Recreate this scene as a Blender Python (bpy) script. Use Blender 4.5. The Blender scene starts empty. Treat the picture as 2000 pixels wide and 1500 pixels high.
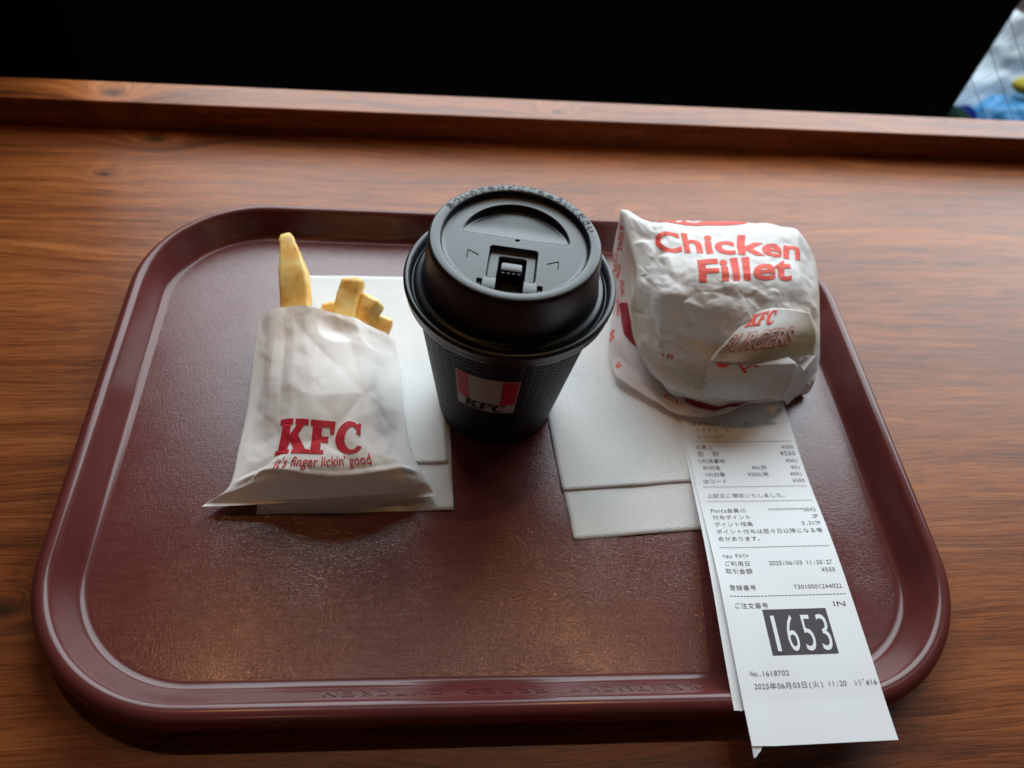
import bpy, bmesh, math, random
from mathutils import Vector, Matrix, noise
import mathutils.geometry as mg
random.seed(7)
S = 0.01  # everything below is written in centimetres
sc = bpy.context.scene
COL = sc.collection

# ------------------------------------------------------------------ camera
cam_d = bpy.data.cameras.new("camera")
cam = bpy.data.objects.new("camera", cam_d)
COL.objects.link(cam)
R = Matrix(((0.99398228, -0.01958557, -0.10777581),
            (-0.05230216, 0.77963547, -0.62404568),
            (0.09624813, 0.62592726, 0.77391948)))
cam.matrix_world = Matrix.Translation(Vector((-4.3558, -25.5777, 35.8475)) * S) @ R.to_4x4()
cam_d.sensor_width = 36.0
cam_d.lens = 36.0 * 1624.07 / 2000.0
cam_d.clip_start = 0.01
cam_d.clip_end = 50
cam_d.dof.use_dof = True
cam_d.dof.focus_distance = 0.365
cam_d.dof.aperture_fstop = 8.0
sc.camera = cam

# ------------------------------------------------------------------ light
world = bpy.data.worlds.new("World")
sc.world = world
world.use_nodes = True
wb = world.node_tree.nodes["Background"]
wb.inputs[0].default_value = (1.0, 0.74, 0.58, 1)
wb.inputs[1].default_value = 0.018
sc.view_settings.view_transform = 'Standard'
sc.view_settings.look = 'None'
sc.view_settings.gamma = 1.0
sc.view_settings.exposure = 0.0
sc.cycles.use_denoising = True
sc.cycles.max_bounces = 8
sc.cycles.transparent_max_bounces = 12
sc.render.film_transparent = False


def area(name, loc, target, sx, sy, power, col):
    l = bpy.data.lights.new(name, 'AREA')
    l.shape = 'RECTANGLE'
    l.size = sx * S
    l.size_y = sy * S
    l.energy = power
    l.color = col
    o = bpy.data.objects.new(name, l)
    COL.objects.link(o)
    o.location = Vector(loc) * S
    o.rotation_euler = (Vector(target) - Vector(loc)).to_track_quat('-Z', 'Y').to_euler()
    return o


def bulb(name, loc, power, r=3.0, col=(1.0, 0.50, 0.18)):
    l = bpy.data.lights.new(name, 'POINT')
    l.energy = power
    l.shadow_soft_size = r * S
    l.color = col
    o = bpy.data.objects.new(name, l)
    COL.objects.link(o)
    o.location = Vector(loc) * S
    return o


area("daylight_beyond_window", (88, 120, 142), (88, -40, 70), 305, 245, 166, (0.83, 0.93, 1.0))
bulb("warm_ceiling_lamp", (22, 25, 110), 3.4, 1.3)
bulb("warm_ceiling_lamp", (-33, 25, 112), 2.9, 1.3)
bulb("warm_ceiling_lamp", (-30, -75, 120), 1.3, 1.5)

# ------------------------------------------------------------------ materials
def nodes_of(name):
    m = bpy.data.materials.new(name)
    m.use_nodes = True
    nt = m.node_tree
    return m, nt, nt.nodes, nt.links, nt.nodes["Principled BSDF"]


def mat(name, col, rough=0.5, spec=0.5, bump=None, colvar=None, coat=0.0, sheen=0.0):
    """bump=(scale per cm, strength, distance cm); colvar=(scale, amount)"""
    m, nt, N, L, b = nodes_of(name)
    b.inputs["Base Color"].default_value = (*col, 1)
    b.inputs["Roughness"].default_value = rough
    b.inputs["Specular IOR Level"].default_value = spec
    b.inputs["Coat Weight"].default_value = coat
    tc = N.new("ShaderNodeTexCoord")
    if bump:
        n = N.new("ShaderNodeTexNoise")
        n.inputs["Scale"].default_value = bump[0] * 100
        n.inputs["Detail"].default_value = 5
        L.new(tc.outputs["Object"], n.inputs["Vector"])
        bp = N.new("ShaderNodeBump")
        bp.inputs["Strength"].default_value = bump[1]
        bp.inputs["Distance"].default_value = bump[2] * S
        L.new(n.outputs["Fac"], bp.inputs["Height"])
        L.new(bp.outputs["Normal"], b.inputs["Normal"])
    if colvar:
        n = N.new("ShaderNodeTexNoise")
        n.inputs["Scale"].default_value = colvar[0] * 100
        n.inputs["Detail"].default_value = 4
        L.new(tc.outputs["Object"], n.inputs["Vector"])
        r = N.new("ShaderNodeValToRGB")
        r.color_ramp.elements[0].position = 0.3
        r.color_ramp.elements[1].position = 0.7
        k = colvar[1]
        r.color_ramp.elements[0].color = (*[c * (1 - k) for c in col], 1)
        r.color_ramp.elements[1].color = (*[min(1, c * (1 + k)) for c in col], 1)
        L.new(n.outputs["Fac"], r.inputs["Fac"])
        L.new(r.outputs["Color"], b.inputs["Base Color"])
    return m


def wood_mat(name, knots=()):
    m, nt, N, L, b = nodes_of(name)
    tc = N.new("ShaderNodeTexCoord")
    mp = N.new("ShaderNodeMapping")
    mp.inputs["Scale"].default_value = (100, 100, 100)
    mp.inputs["Rotation"].default_value = (0, 0, math.radians(-1.4))
    L.new(tc.outputs["Object"], mp.inputs["Vector"])
    P = mp.outputs["Vector"]

    def math_(op, a, bb=None, c=None):
        n = N.new("ShaderNodeMath")
        n.operation = op
        for i, v in enumerate((a, bb, c)):
            if v is None:
                continue
            if isinstance(v, (int, float)):
                n.inputs[i].default_value = v
            else:
                L.new(v, n.inputs[i])
        return n.outputs[0]

    def vmul(v, s):
        n = N.new("ShaderNodeVectorMath")
        n.operation = 'MULTIPLY'
        L.new(v, n.inputs[0])
        n.inputs[1].default_value = s
        return n.outputs[0]

    def noise_(v, scale, detail=4, rough=0.5, dist=0.0):
        n = N.new("ShaderNodeTexNoise")
        n.inputs["Scale"].default_value = scale
        n.inputs["Detail"].default_value = detail
        n.inputs["Roughness"].default_value = rough
        n.inputs["Distortion"].default_value = dist
        L.new(v, n.inputs["Vector"])
        return n.outputs["Fac"]

    # warp the y coordinate slowly along the grain
    w = noise_(vmul(P, (0.035, 0.10, 0.1)), 1.0, 2)
    sep = N.new("ShaderNodeSeparateXYZ")
    L.new(P, sep.inputs[0])
    y2 = math_('ADD', sep.outputs[1], math_('MULTIPLY', w, 4.5))
    knotmask = None
    for (kx, ky, kr) in knots:
        # distance from a knot, stretched along the grain
        dx = math_('MULTIPLY', math_('SUBTRACT', sep.outputs[0], kx), 0.55)
        dy = math_('SUBTRACT', sep.outputs[1], ky)
        d = math_('SQRT', math_('ADD', math_('MULTIPLY', dx, dx), math_('MULTIPLY', dy, dy)))
        g = math_('POWER', 2.718, math_('MULTIPLY', math_('MULTIPLY', d, d), -0.5 / (kr * kr * 2.2)))
        y2 = math_('ADD', y2, math_('MULTIPLY', g, 2.4))
        nd = math_('ADD', d, math_('MULTIPLY', noise_(P, 1.3, 3), 0.5 * kr))
        ring = N.new("ShaderNodeMapRange")
        ring.inputs[1].default_value = kr * 0.45
        ring.inputs[2].default_value = kr * 1.25
        ring.inputs[3].default_value = 1.0
        ring.inputs[4].default_value = 0.0
        L.new(nd, ring.inputs[0])
        km = ring.outputs[0]
        knotmask = km if knotmask is None else math_('MAXIMUM', knotmask, km)
    cb = N.new("ShaderNodeCombineXYZ")
    L.new(sep.outputs[0], cb.inputs[0])
    L.new(y2, cb.inputs[1])
    L.new(sep.outputs[2], cb.inputs[2])
    Q = cb.outputs[0]
    broad = noise_(vmul(Q, (0.02, 0.32, 0.3)), 1.0, 3, 0.55)
    mid = noise_(vmul(Q, (0.045, 1.9, 1.9)), 1.0, 6, 0.62)
    fine = noise_(vmul(Q, (0.30, 9.0, 9.0)), 1.0, 4, 0.65)
    pore = noise_(vmul(Q, (0.55, 15.0, 15.0)), 1.0, 3, 0.7)
    blot = noise_(vmul(P, (0.06, 0.12, 0.1)), 1.0, 3, 0.5)
    f = math_('ADD', math_('ADD', math_('MULTIPLY', broad, 0.30), math_('MULTIPLY', mid, 0.40)),
              math_('ADD', math_('MULTIPLY', fine, 0.28), math_('MULTIPLY', blot, 0.16)))
    cr = N.new("ShaderNodeValToRGB")
    e = cr.color_ramp.elements
    e[0].position = 0.42
    e[0].color = (0.062, 0.0170, 0.0055, 1)
    e[1].position = 0.72
    e[1].color = (0.370, 0.120, 0.031, 1)
    x = cr.color_ramp.elements.new(0.52)
    x.color = (0.175, 0.047, 0.0120, 1)
    x = cr.color_ramp.elements.new(0.60)
    x.color = (0.265, 0.078, 0.0190, 1)
    L.new(f, cr.inputs["Fac"])
    pr = N.new("ShaderNodeMapRange")
    pr.inputs[1].default_value = 0.36
    pr.inputs[2].default_value = 0.52
    L.new(pore, pr.inputs[0])
    mx = N.new("ShaderNodeMix")
    mx.data_type = 'RGBA'
    mx.blend_type = 'MULTIPLY'
    mx.inputs[0].default_value = 0.5
    L.new(cr.outputs["Color"], mx.inputs[6])
    pc = N.new("ShaderNodeCombineColor")
    for i in range(3):
        L.new(pr.outputs[0], pc.inputs[i])
    L.new(pc.outputs[0], mx.inputs[7])
    out = mx.outputs[2]
    if knotmask is not None:
        mk_ = N.new("ShaderNodeMix")
        mk_.data_type = 'RGBA'
        L.new(math_('MULTIPLY', knotmask, 0.85), mk_.inputs[0])
        L.new(out, mk_.inputs[6])
        mk_.inputs[7].default_value = (0.018, 0.008, 0.004, 1)
        out = mk_.outputs[2]
    L.new(out, b.inputs["Base Color"])
    b.inputs["Roughness"].default_value = 0.40
    b.inputs["Specular IOR Level"].default_value = 0.27
    rr_ = N.new("ShaderNodeMapRange")
    rr_.inputs[3].default_value = 0.26
    rr_.inputs[4].default_value = 0.42
    L.new(mid, rr_.inputs[0])
    L.new(rr_.outputs[0], b.inputs["Roughness"])
    bp = N.new("ShaderNodeBump")
    bp.inputs["Strength"].default_value = 0.55
    bp.inputs["Distance"].default_value = 0.02 * S
    L.new(math_('ADD', math_('MULTIPLY', pore, 0.7), math_('MULTIPLY', fine, 0.5)), bp.inputs["Height"])
    L.new(bp.outputs["Normal"], b.inputs["Normal"])
    return m


def tray_floor_mat():
    m, nt, N, L, b = nodes_of("tray_floor_weave")
    b.inputs["Specular IOR Level"].default_value = 0.55
    b.inputs["Roughness"].default_value = 0.18
    tc = N.new("ShaderNodeTexCoord")
    w = []
    for sc_ in ((150, 900, 100), (900, 150, 100)):
        mp = N.new("ShaderNodeMapping")
        mp.inputs["Scale"].default_value = sc_
        L.new(tc.outputs["Object"], mp.inputs["Vector"])
        n = N.new("ShaderNodeTexNoise")
        n.inputs["Scale"].default_value = 2.3
        n.inputs["Detail"].default_value = 2.0
        n.inputs["Distortion"].default_value = 0.12
        L.new(mp.outputs["Vector"], n.inputs["Vector"])
        w.append(n.outputs["Fac"])
    mxn = N.new("ShaderNodeMath")
    mxn.operation = 'ADD'
    L.new(w[0], mxn.inputs[0])
    L.new(w[1], mxn.inputs[1])
    big = N.new("ShaderNodeTexNoise")
    big.inputs["Scale"].default_value = 28
    big.inputs["Detail"].default_value = 3
    L.new(tc.outputs["Object"], big.inputs["Vector"])
    st = N.new("ShaderNodeMapRange")
    st.inputs[1].default_value = 0.3
    st.inputs[2].default_value = 0.7
    st.inputs[3].default_value = 0.25
    st.inputs[4].default_value = 0.55
    L.new(big.outputs["Fac"], st.inputs[0])
    bp = N.new("ShaderNodeBump")
    bp.inputs["Distance"].default_value = 0.020 * S
    L.new(st.outputs[0], bp.inputs["Strength"])
    L.new(mxn.outputs[0], bp.inputs["Height"])
    L.new(bp.outputs["Normal"], b.inputs["Normal"])
    # faint wear scratches in the colour
    mp = N.new("ShaderNodeMapping")
    mp.inputs["Scale"].default_value = (60, 500, 60)
    mp.inputs["Rotation"].default_value = (0, 0, 0.5)
    L.new(tc.outputs["Object"], mp.inputs["Vector"])
    sn = N.new("ShaderNodeTexNoise")
    sn.inputs["Scale"].default_value = 1.4
    sn.inputs["Detail"].default_value = 6
    L.new(mp.outputs["Vector"], sn.inputs["Vector"])
    r = N.new("ShaderNodeValToRGB")
    r.color_ramp.elements[0].position = 0.4
    r.color_ramp.elements[0].color = (0.110, 0.0265, 0.0240, 1)
    r.color_ramp.elements[1].position = 0.78
    r.color_ramp.elements[1].color = (0.138, 0.040, 0.036, 1)
    L.new(sn.outputs["Fac"], r.inputs["Fac"])
    L.new(r.outputs["Color"], b.inputs["Base Color"])
    return m


def paper_mat(name, col, transl=0.25, rough=0.55, bump=(6, 0.3, 0.02), stains=None, emboss=None, contents=False):
    m, nt, N, L, b = nodes_of(name)
    b.inputs["Base Color"].default_value = (*col, 1)
    b.inputs["Roughness"].default_value = rough
    b.inputs["Specular IOR Level"].default_value = 0.3
    tc = N.new("ShaderNodeTexCoord")
    outc = None
    if stains:
        n = N.new("ShaderNodeTexNoise")
        n.inputs["Scale"].default_value = stains[0] * 100
        n.inputs["Detail"].default_value = 2
        L.new(tc.outputs["Object"], n.inputs["Vector"])
        r = N.new("ShaderNodeValToRGB")
        r.color_ramp.elements[0].position = stains[3]
        r.color_ramp.elements[0].color = (*col, 1)
        r.color_ramp.elements[1].position = stains[4]
        r.color_ramp.elements[1].color = (*stains[1], 1)
        if stains[2]:
            q = r.color_ramp.elements.new(0.5 * (stains[3] + stains[4]) + 0.03)
            q.color = (*stains[2], 1)
        fac = n.outputs["Fac"]
        if contents:
            # what is wrapped shows through only round its sides, not at the top
            sp = N.new("ShaderNodeSeparateXYZ")
            L.new(tc.outputs["Object"], sp.inputs[0])
            r1 = N.new("ShaderNodeMapRange")
            r1.inputs[1].default_value = 0.044
            r1.inputs[2].default_value = 0.058
            r1.inputs[3].default_value = 0.06
            r1.inputs[4].default_value = -0.25
            L.new(sp.outputs[2], r1.inputs[0])
            r2 = N.new("ShaderNodeMapRange")
            r2.inputs[1].default_value = 0.012
            r2.inputs[2].default_value = 0.022
            r2.inputs[3].default_value = -0.25
            r2.inputs[4].default_value = 0.0
            L.new(sp.outputs[2], r2.inputs[0])
            for q_ in (r1, r2):
                ad_ = N.new("ShaderNodeMath")
                ad_.operation = 'ADD'
                L.new(fac, ad_.inputs[0])
                L.new(q_.outputs[0], ad_.inputs[1])
                fac = ad_.outputs[0]
        L.new(fac, r.inputs["Fac"])
        L.new(r.outputs["Color"], b.inputs["Base Color"])
        outc = r.outputs["Color"]
    h = None
    if emboss:
        # waffle of small raised dots: product of two sine waves along object x and y
        sep = N.new("ShaderNodeSeparateXYZ")
        nz = N.new("ShaderNodeTexNoise")
        nz.inputs["Scale"].default_value = 60
        L.new(tc.outputs["Object"], nz.inputs["Vector"])
        va = N.new("ShaderNodeVectorMath")
        va.operation = 'MULTIPLY_ADD'
        L.new(nz.outputs["Color"], va.inputs[0])
        va.inputs[1].default_value = (0.0016, 0.0016, 0)
        L.new(tc.outputs["Object"], va.inputs[2])
        L.new(va.outputs[0], sep.inputs[0])
        hs = []
        for i, fq in ((0, emboss[0]), (1, emboss[1])):
            a = N.new("ShaderNodeMath")
            a.operation = 'MULTIPLY'
            L.new(sep.outputs[i], a.inputs[0])
            a.inputs[1].default_value = fq * 100
            s_ = N.new("ShaderNodeMath")
            s_.operation = 'SINE'
            L.new(a.outputs[0], s_.inputs[0])
            hs.append(s_.outputs[0])
        mm = N.new("ShaderNodeMath")
        mm.operation = 'MULTIPLY'
        L.new(hs[0], mm.inputs[0])
        L.new(hs[1], mm.inputs[1])
        h = mm.outputs[0]
    n = N.new("ShaderNodeTexNoise")
    n.inputs["Scale"].default_value = bump[0] * 100
    n.inputs["Detail"].default_value = 6
    L.new(tc.outputs["Object"], n.inputs["Vector"])
    if h is not None:
        ad = N.new("ShaderNodeMath")
        ad.operation = 'ADD'
        L.new(n.outputs["Fac"], ad.inputs[0])
        L.new(h, ad.inputs[1])
        h = ad.outputs[0]
    else:
        h = n.outputs["Fac"]
    bp = N.new("ShaderNodeBump")
    bp.inputs["Strength"].default_value = bump[1]
    bp.inputs["Distance"].default_value = bump[2] * S
    L.new(h, bp.inputs["Height"])
    L.new(bp.outputs["Normal"], b.inputs["Normal"])
    if transl > 0:
        t = N.new("ShaderNodeBsdfTranslucent")
        t.inputs["Color"].default_value = (*col, 1)
        if outc is not None:
            L.new(outc, t.inputs["Color"])
        L.new(bp.outputs["Normal"], t.inputs["Normal"])
        mx = N.new("ShaderNodeMixShader")
        mx.inputs[0].default_value = transl
        L.new(b.outputs[0], mx.inputs[1])
        L.new(t.outputs[0], mx.inputs[2])
        L.new(mx.outputs[0], N["Material Output"].inputs["Surface"])
    return m


def cup_mat():
    m, nt, N, L, b = nodes_of("black_embossed_paper")
    b.inputs["Base Color"].default_value = (0.0075, 0.0052, 0.0050, 1)
    b.inputs["Roughness"].default_value = 0.5
    b.inputs["Specular IOR Level"].default_value = 0.16
    tc = N.new("ShaderNodeTexCoord")
    sep = N.new("ShaderNodeSeparateXYZ")
    L.new(tc.outputs["UV"], sep.inputs[0])

    def M(op, a, c=None):
        n = N.new("ShaderNodeMath")
        n.operation = op
        for i, v in enumerate((a, c)):
            if v is None:
                continue
            if isinstance(v, (int, float)):
                n.inputs[i].default_value = v
            else:
                L.new(v, n.inputs[i])
        return n.outputs[0]
    u = M('MULTIPLY', sep.outputs[0], 2 * math.pi * 46)
    v = M('MULTIPLY', sep.outputs[1], 2 * math.pi * 30)
    # rows of lens shaped ridges, every other row shifted by half a step
    a = M('COSINE', M('ADD', u, v))
    c = M('COSINE', M('SUBTRACT', u, v))
    h = M('MULTIPLY', M('MAXIMUM', a, c), 0.6)
    h = M('ADD', h, M('MULTIPLY', M('COSINE', M('MULTIPLY', v, 1.0)), 0.4))
    bp = N.new("ShaderNodeBump")
    bp.inputs["Strength"].default_value = 0.6
    bp.inputs["Distance"].default_value = 0.05 * S
    L.new(h, bp.inputs["Height"])
    L.new(bp.outputs["Normal"], b.inputs["Normal"])
    return m


def glass_mat():
    m = bpy.data.materials.new("window_glass")
    m.use_nodes = True
    nt = m.node_tree
    N, L = nt.nodes, nt.links
    N.remove(N["Principled BSDF"])
    t = N.new("ShaderNodeBsdfTransparent")
    t.inputs[0].default_value = (0.95, 0.97, 0.96, 1)
    g = N.new("ShaderNodeBsdfGlossy")
    g.inputs["Roughness"].default_value = 0.02
    f = N.new("ShaderNodeFresnel")
    f.inputs[0].default_value = 1.05
    mx = N.new("ShaderNodeMixShader")
    L.new(f.outputs[0], mx.inputs[0])
    L.new(t.outputs[0], mx.inputs[1])
    L.new(g.outputs[0], mx.inputs[2])
    L.new(mx.outputs[0], N["Material Output"].inputs["Surface"])
    return m


def fry_mat(name, base, brown, pale):
    m, nt, N, L, b = nodes_of(name)
    tc = N.new("ShaderNodeTexCoord")
    n = N.new("ShaderNodeTexNoise")
    n.inputs["Scale"].default_value = 120
    n.inputs["Detail"].default_value = 5
    L.new(tc.outputs["Object"], n.inputs["Vector"])
    geo = N.new("ShaderNodeNewGeometry")
    r = N.new("ShaderNodeValToRGB")
    r.color_ramp.elements[0].position = 0.30
    r.color_ramp.elements[0].color = (*pale, 1)
    r.color_ramp.elements[1].position = 0.75
    r.color_ramp.elements[1].color = (*brown, 1)
    q = r.color_ramp.elements.new(0.5)
    q.color = (*base, 1)
    # browned along edges: pointiness
    ad = N.new("ShaderNodeMath")
    ad.operation = 'MULTIPLY_ADD'
    sb = N.new("ShaderNodeMath")
    sb.operation = 'SUBTRACT'
    L.new(geo.outputs["Pointiness"], sb.inputs[0])
    sb.inputs[1].default_value = 0.5
    L.new(sb.outputs[0], ad.inputs[0])
    ad.inputs[1].default_value = 1.6
    L.new(n.outputs["Fac"], ad.inputs[2])
    L.new(ad.outputs[0], r.inputs["Fac"])
    L.new(r.outputs["Color"], b.inputs["Base Color"])
    b.inputs["Roughness"].default_value = 0.45
    b.inputs["Subsurface Weight"].default_value = 0.25
    b.inputs["Subsurface Radius"].default_value = (0.004, 0.002, 0.0008)
    n2 = N.new("ShaderNodeTexNoise")
    n2.inputs["Scale"].default_value = 900
    n2.inputs["Detail"].default_value = 4
    L.new(tc.outputs["Object"], n2.inputs["Vector"])
    bp = N.new("ShaderNodeBump")
    bp.inputs["Strength"].default_value = 0.4
    bp.inputs["Distance"].default_value = 0.03 * S
    L.new(n2.outputs["Fac"], bp.inputs["Height"])
    L.new(bp.outputs["Normal"], b.inputs["Normal"])
    return m


M_WOOD = wood_mat("counter_wood", knots=((-22.3, -9.3, 0.7), (8.2, 16.6, 0.5), (-24.5, 20.4, 0.28), (-22.0, 24.3, 0.7), (-35, -20, 1.0), (30, -25, 0.9)))
M_LEDGE = wood_mat("ledge_wood", knots=((-24.6, 26.3, 0.6), (32.6, 29.0, 0.5), (5.5, 26.2, 0.4)))
M_TRAY = mat("tray_plastic", (0.112, 0.0270, 0.0250), 0.20, 0.36, bump=(1.2, 0.10, 0.02), colvar=(0.5, 0.08))
M_TRAYF = tray_floor_mat()
M_LID = mat("black_lid_plastic", (0.0075, 0.0095, 0.0115), 0.36, 0.55, bump=(9, 0.06, 0.01))
M_LIDINK = mat("black_raised_lettering", (0.002, 0.002, 0.002), 0.6, 0.15)
M_CUP = cup_mat()
M_STICK = mat("sticker_paper", (0.42, 0.36, 0.31), 0.5, 0.3, bump=(12, 0.2, 0.01))
M_STRIPE = mat("sticker_red_ink", (0.50, 0.010, 0.030), 0.5, 0.3)
M_BLACKINK = mat("black_ink", (0.010, 0.008, 0.008), 0.6, 0.2)
M_GREYINK = mat("thermal_print", (0.13, 0.13, 0.15), 0.7, 0.2)
M_BOXINK = mat("thermal_block_print", (0.045, 0.033, 0.038), 0.6, 0.3)
M_NAP = paper_mat("napkin_tissue", (0.88, 0.88, 0.87), 0.12, 0.9, bump=(5, 0.75, 0.03), emboss=(36, 40))
M_REC = paper_mat("receipt_paper", (0.80, 0.82, 0.84), 0.12, 0.42, bump=(1, 0.08, 0.02))
M_BAG = paper_mat("bag_paper", (0.92, 0.885, 0.86), 0.17, 0.6, bump=(1.6, 0.3, 0.05),
                  stains=(0.28, (0.87, 0.81, 0.75), None, 0.55, 0.8))
M_WRAP = paper_mat("wrapper_paper", (0.87, 0.86, 0.85), 0.22, 0.48, bump=(1.4, 0.35, 0.06),
                   stains=(0.13, (0.52, 0.46, 0.31), (0.74, 0.65, 0.56), 0.45, 0.66), contents=True)
M_WRAPW = paper_mat("wrapper_paper_clean", (0.80, 0.80, 0.80), 0.22, 0.5, bump=(1.4, 0.3, 0.06))
M_SKIRT = paper_mat("wrapper_paper_thin", (0.82, 0.75, 0.75), 0.45, 0.5, bump=(1.2, 0.35, 0.06),
                    stains=(0.22, (0.66, 0.30, 0.32), None, 0.48, 0.66))
M_REDBAG = mat("bag_red_ink", (0.56, 0.022, 0.040), 0.6, 0.25)
M_REDW = mat("wrapper_red_ink", (0.74, 0.085, 0.060), 0.6, 0.25, colvar=(0.6, 0.12))
M_REDD = mat("wrapper_red_ink_shaded", (0.30, 0.020, 0.035), 0.6, 0.25)  # red print darkened: shade under the wrapper is in the colour
M_REDL = mat("wrapper_red_line_ink", (0.60, 0.10, 0.07), 0.6, 0.25)
M_FRY = fry_mat("fried_potato", (0.86, 0.52, 0.13), (0.66, 0.26, 0.030), (0.92, 0.68, 0.26))
M_GLASS = glass_mat()
M_WIRE = mat("dark_wire", (0.003, 0.003, 0.003), 0.9, 0.0)
M_BLACK = mat("matte_black", (0.0004, 0.0004, 0.0004), 1.0, 0.0)

# ------------------------------------------------------------------ helpers
def link(o, parent=None):
    COL.objects.link(o)
    if parent is not None:
        o.parent = parent
    return o


def tag(o, label=None, cat=None, group=None, kind=None):
    if label:
        o["label"] = label
    if cat:
        o["category"] = cat
    if group:
        o["group"] = group
    if kind:
        o["kind"] = kind
    return o


def empty(name, loc=(0, 0, 0)):
    o = bpy.data.objects.new(name, None)
    o.empty_display_size = 0.01
    COL.objects.link(o)
    o.location = Vector(loc) * S
    return o


def mk(name, verts, faces, m, parent=None, smooth=True, uv=None, offset=(0, 0, 0)):
    me = bpy.data.meshes.new(name)
    of = Vector(offset)
    me.from_pydata([tuple((Vector(v) - of) * S) for v in verts], [], faces)
    me.validate()
    if uv:
        ul = me.uv_layers.new(name="UVMap")
        for lp in me.loops:
            ul.data[lp.index].uv = uv[lp.vertex_index]
    me.polygons.foreach_set("use_smooth", [smooth] * len(me.polygons))
    me.materials.append(m)
    me.update()
    o = bpy.data.objects.new(name, me)
    return link(o, parent)


def from_bm(name, bm, m, parent=None, smooth=True, angle=None):
    me = bpy.data.meshes.new(name)
    bm.normal_update()
    bm.to_mesh(me)
    bm.free()
    me.transform(Matrix.Scale(S, 4))
    me.polygons.foreach_set("use_smooth", [smooth] * len(me.polygons))
    if smooth and angle:
        me.set_sharp_from_angle(angle=math.radians(angle))
    me.materials.append(m)
    me.update()
    o = bpy.data.objects.new(name, me)
    return link(o, parent)


def grid(nu, nv, fn, close_u=False):
    vs = []
    for j in range(nv + 1):
        for i in range(nu + (0 if close_u else 1)):
            vs.append(tuple(fn(i / nu, j / nv)))
    w = nu + (0 if close_u else 1)
    fs = []
    for j in range(nv):
        for i in range(nu):
            i2 = (i + 1) % w
            fs.append((j * w + i, j * w + i2, (j + 1) * w + i2, (j + 1) * w + i))
    return vs, fs


def cr1(p0, p1, p2, p3, t):
    t2, t3 = t * t, t * t * t
    return 0.5 * ((2 * p1) + (-p0 + p2) * t + (2 * p0 - 5 * p1 + 4 * p2 - p3) * t2 + (-p0 + 3 * p1 - 3 * p2 + p3) * t3)


LIN = 0.0


def crv(P, s):
    n = len(P)
    if LIN:
        s_ = max(0.0, min(n - 1 - 1e-6, s))
        i_ = int(s_)
        lin = P[i_].lerp(P[i_ + 1], s_ - i_)
        return lin * LIN + crv0(P, s) * (1 - LIN)
    return crv0(P, s)


def crv0(P, s):
    n = len(P)
    s = max(0.0, min(n - 1 - 1e-6, s))
    i = int(s)
    g = lambda k: P[k] if 0 <= k < n else (P[0] * 2 - P[1] if k < 0 else P[n - 1] * 2 - P[n - 2])
    return cr1(g(i - 1), g(i), g(i + 1), g(i + 2), s - i)


class Surf:
    """smooth surface through a grid of control points: s along columns, t along rows"""
    def __init__(self, rows, wr=None, lin=0.0):
        self.lin = lin
        self.r = [[Vector(p) for p in row] for row in rows]
        self.wr = wr
        self.ns = len(rows[0]) - 1
        self.nt = len(rows) - 1

    def raw(self, s, t):
        global LIN
        LIN = self.lin
        p = self.raw0(s, t)
        LIN = 0.0
        if self.lin:
            t_ = max(0.0, min(len(self.r) - 1 - 1e-6, t))
            i = int(t_)
            s_ = max(0.0, min(self.ns - 1e-6, s))
            k = int(s_)
            f_ = s_ - k
            a = self.r[i][k].lerp(self.r[i][k + 1], f_)
            b = self.r[i + 1][k].lerp(self.r[i + 1][k + 1], f_)
            p = p * (1 - self.lin * 0.5) + a.lerp(b, t_ - i) * self.lin * 0.5
        return p

    def raw0(self, s, t):
        n = len(self.r)
        t = max(0.0, min(n - 1 - 1e-6, t))
        i = int(t)
        g = lambda k: crv(self.r[k], s)
        p1, p2 = g(i), g(i + 1)
        p0 = g(i - 1) if i > 0 else p1 * 2 - p2
        p3 = g(i + 2) if i + 2 < n else p2 * 2 - p1
        return cr1(p0, p1, p2, p3, t - i)

    def nrm0(self, s, t):
        e = 0.02
        a = self.raw(s + e, t) - self.raw(s - e, t)
        b = self.raw(s, t + e) - self.raw(s, t - e)
        n = a.cross(b)
        if n.length < 1e-9:
            return Vector((0, 0, 1))
        n.normalize()
        if n.z < 0:
            n = -n
        return n

    def at(self, s, t, off=0.0):
        p = self.raw(s, t)
        n = self.nrm0(s, t)
        d = off + (self.wr(s, t, p) if self.wr else 0.0)
        return p + n * d


def ridged(p, f, seed):
    q = Vector((p[0] * f + seed, p[1] * f - seed * 0.7, p[2] * f + seed * 1.3))
    return 1.0 - 2.2 * abs(noise.noise(q))


def crumple(p, amp, seed, f=0.35):
    w = Vector((noise.noise(p * 0.4 + Vector((seed, 0, 0))), noise.noise(p * 0.4 + Vector((0, seed, 3))), 0)) * 0.8
    q = p + w
    h = ridged(q, f, seed) * 0.6 + ridged(q, f * 2.1, seed + 5) * 0.28 + ridged(q, f * 4.4, seed + 9) * 0.10
    return h * amp


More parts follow.
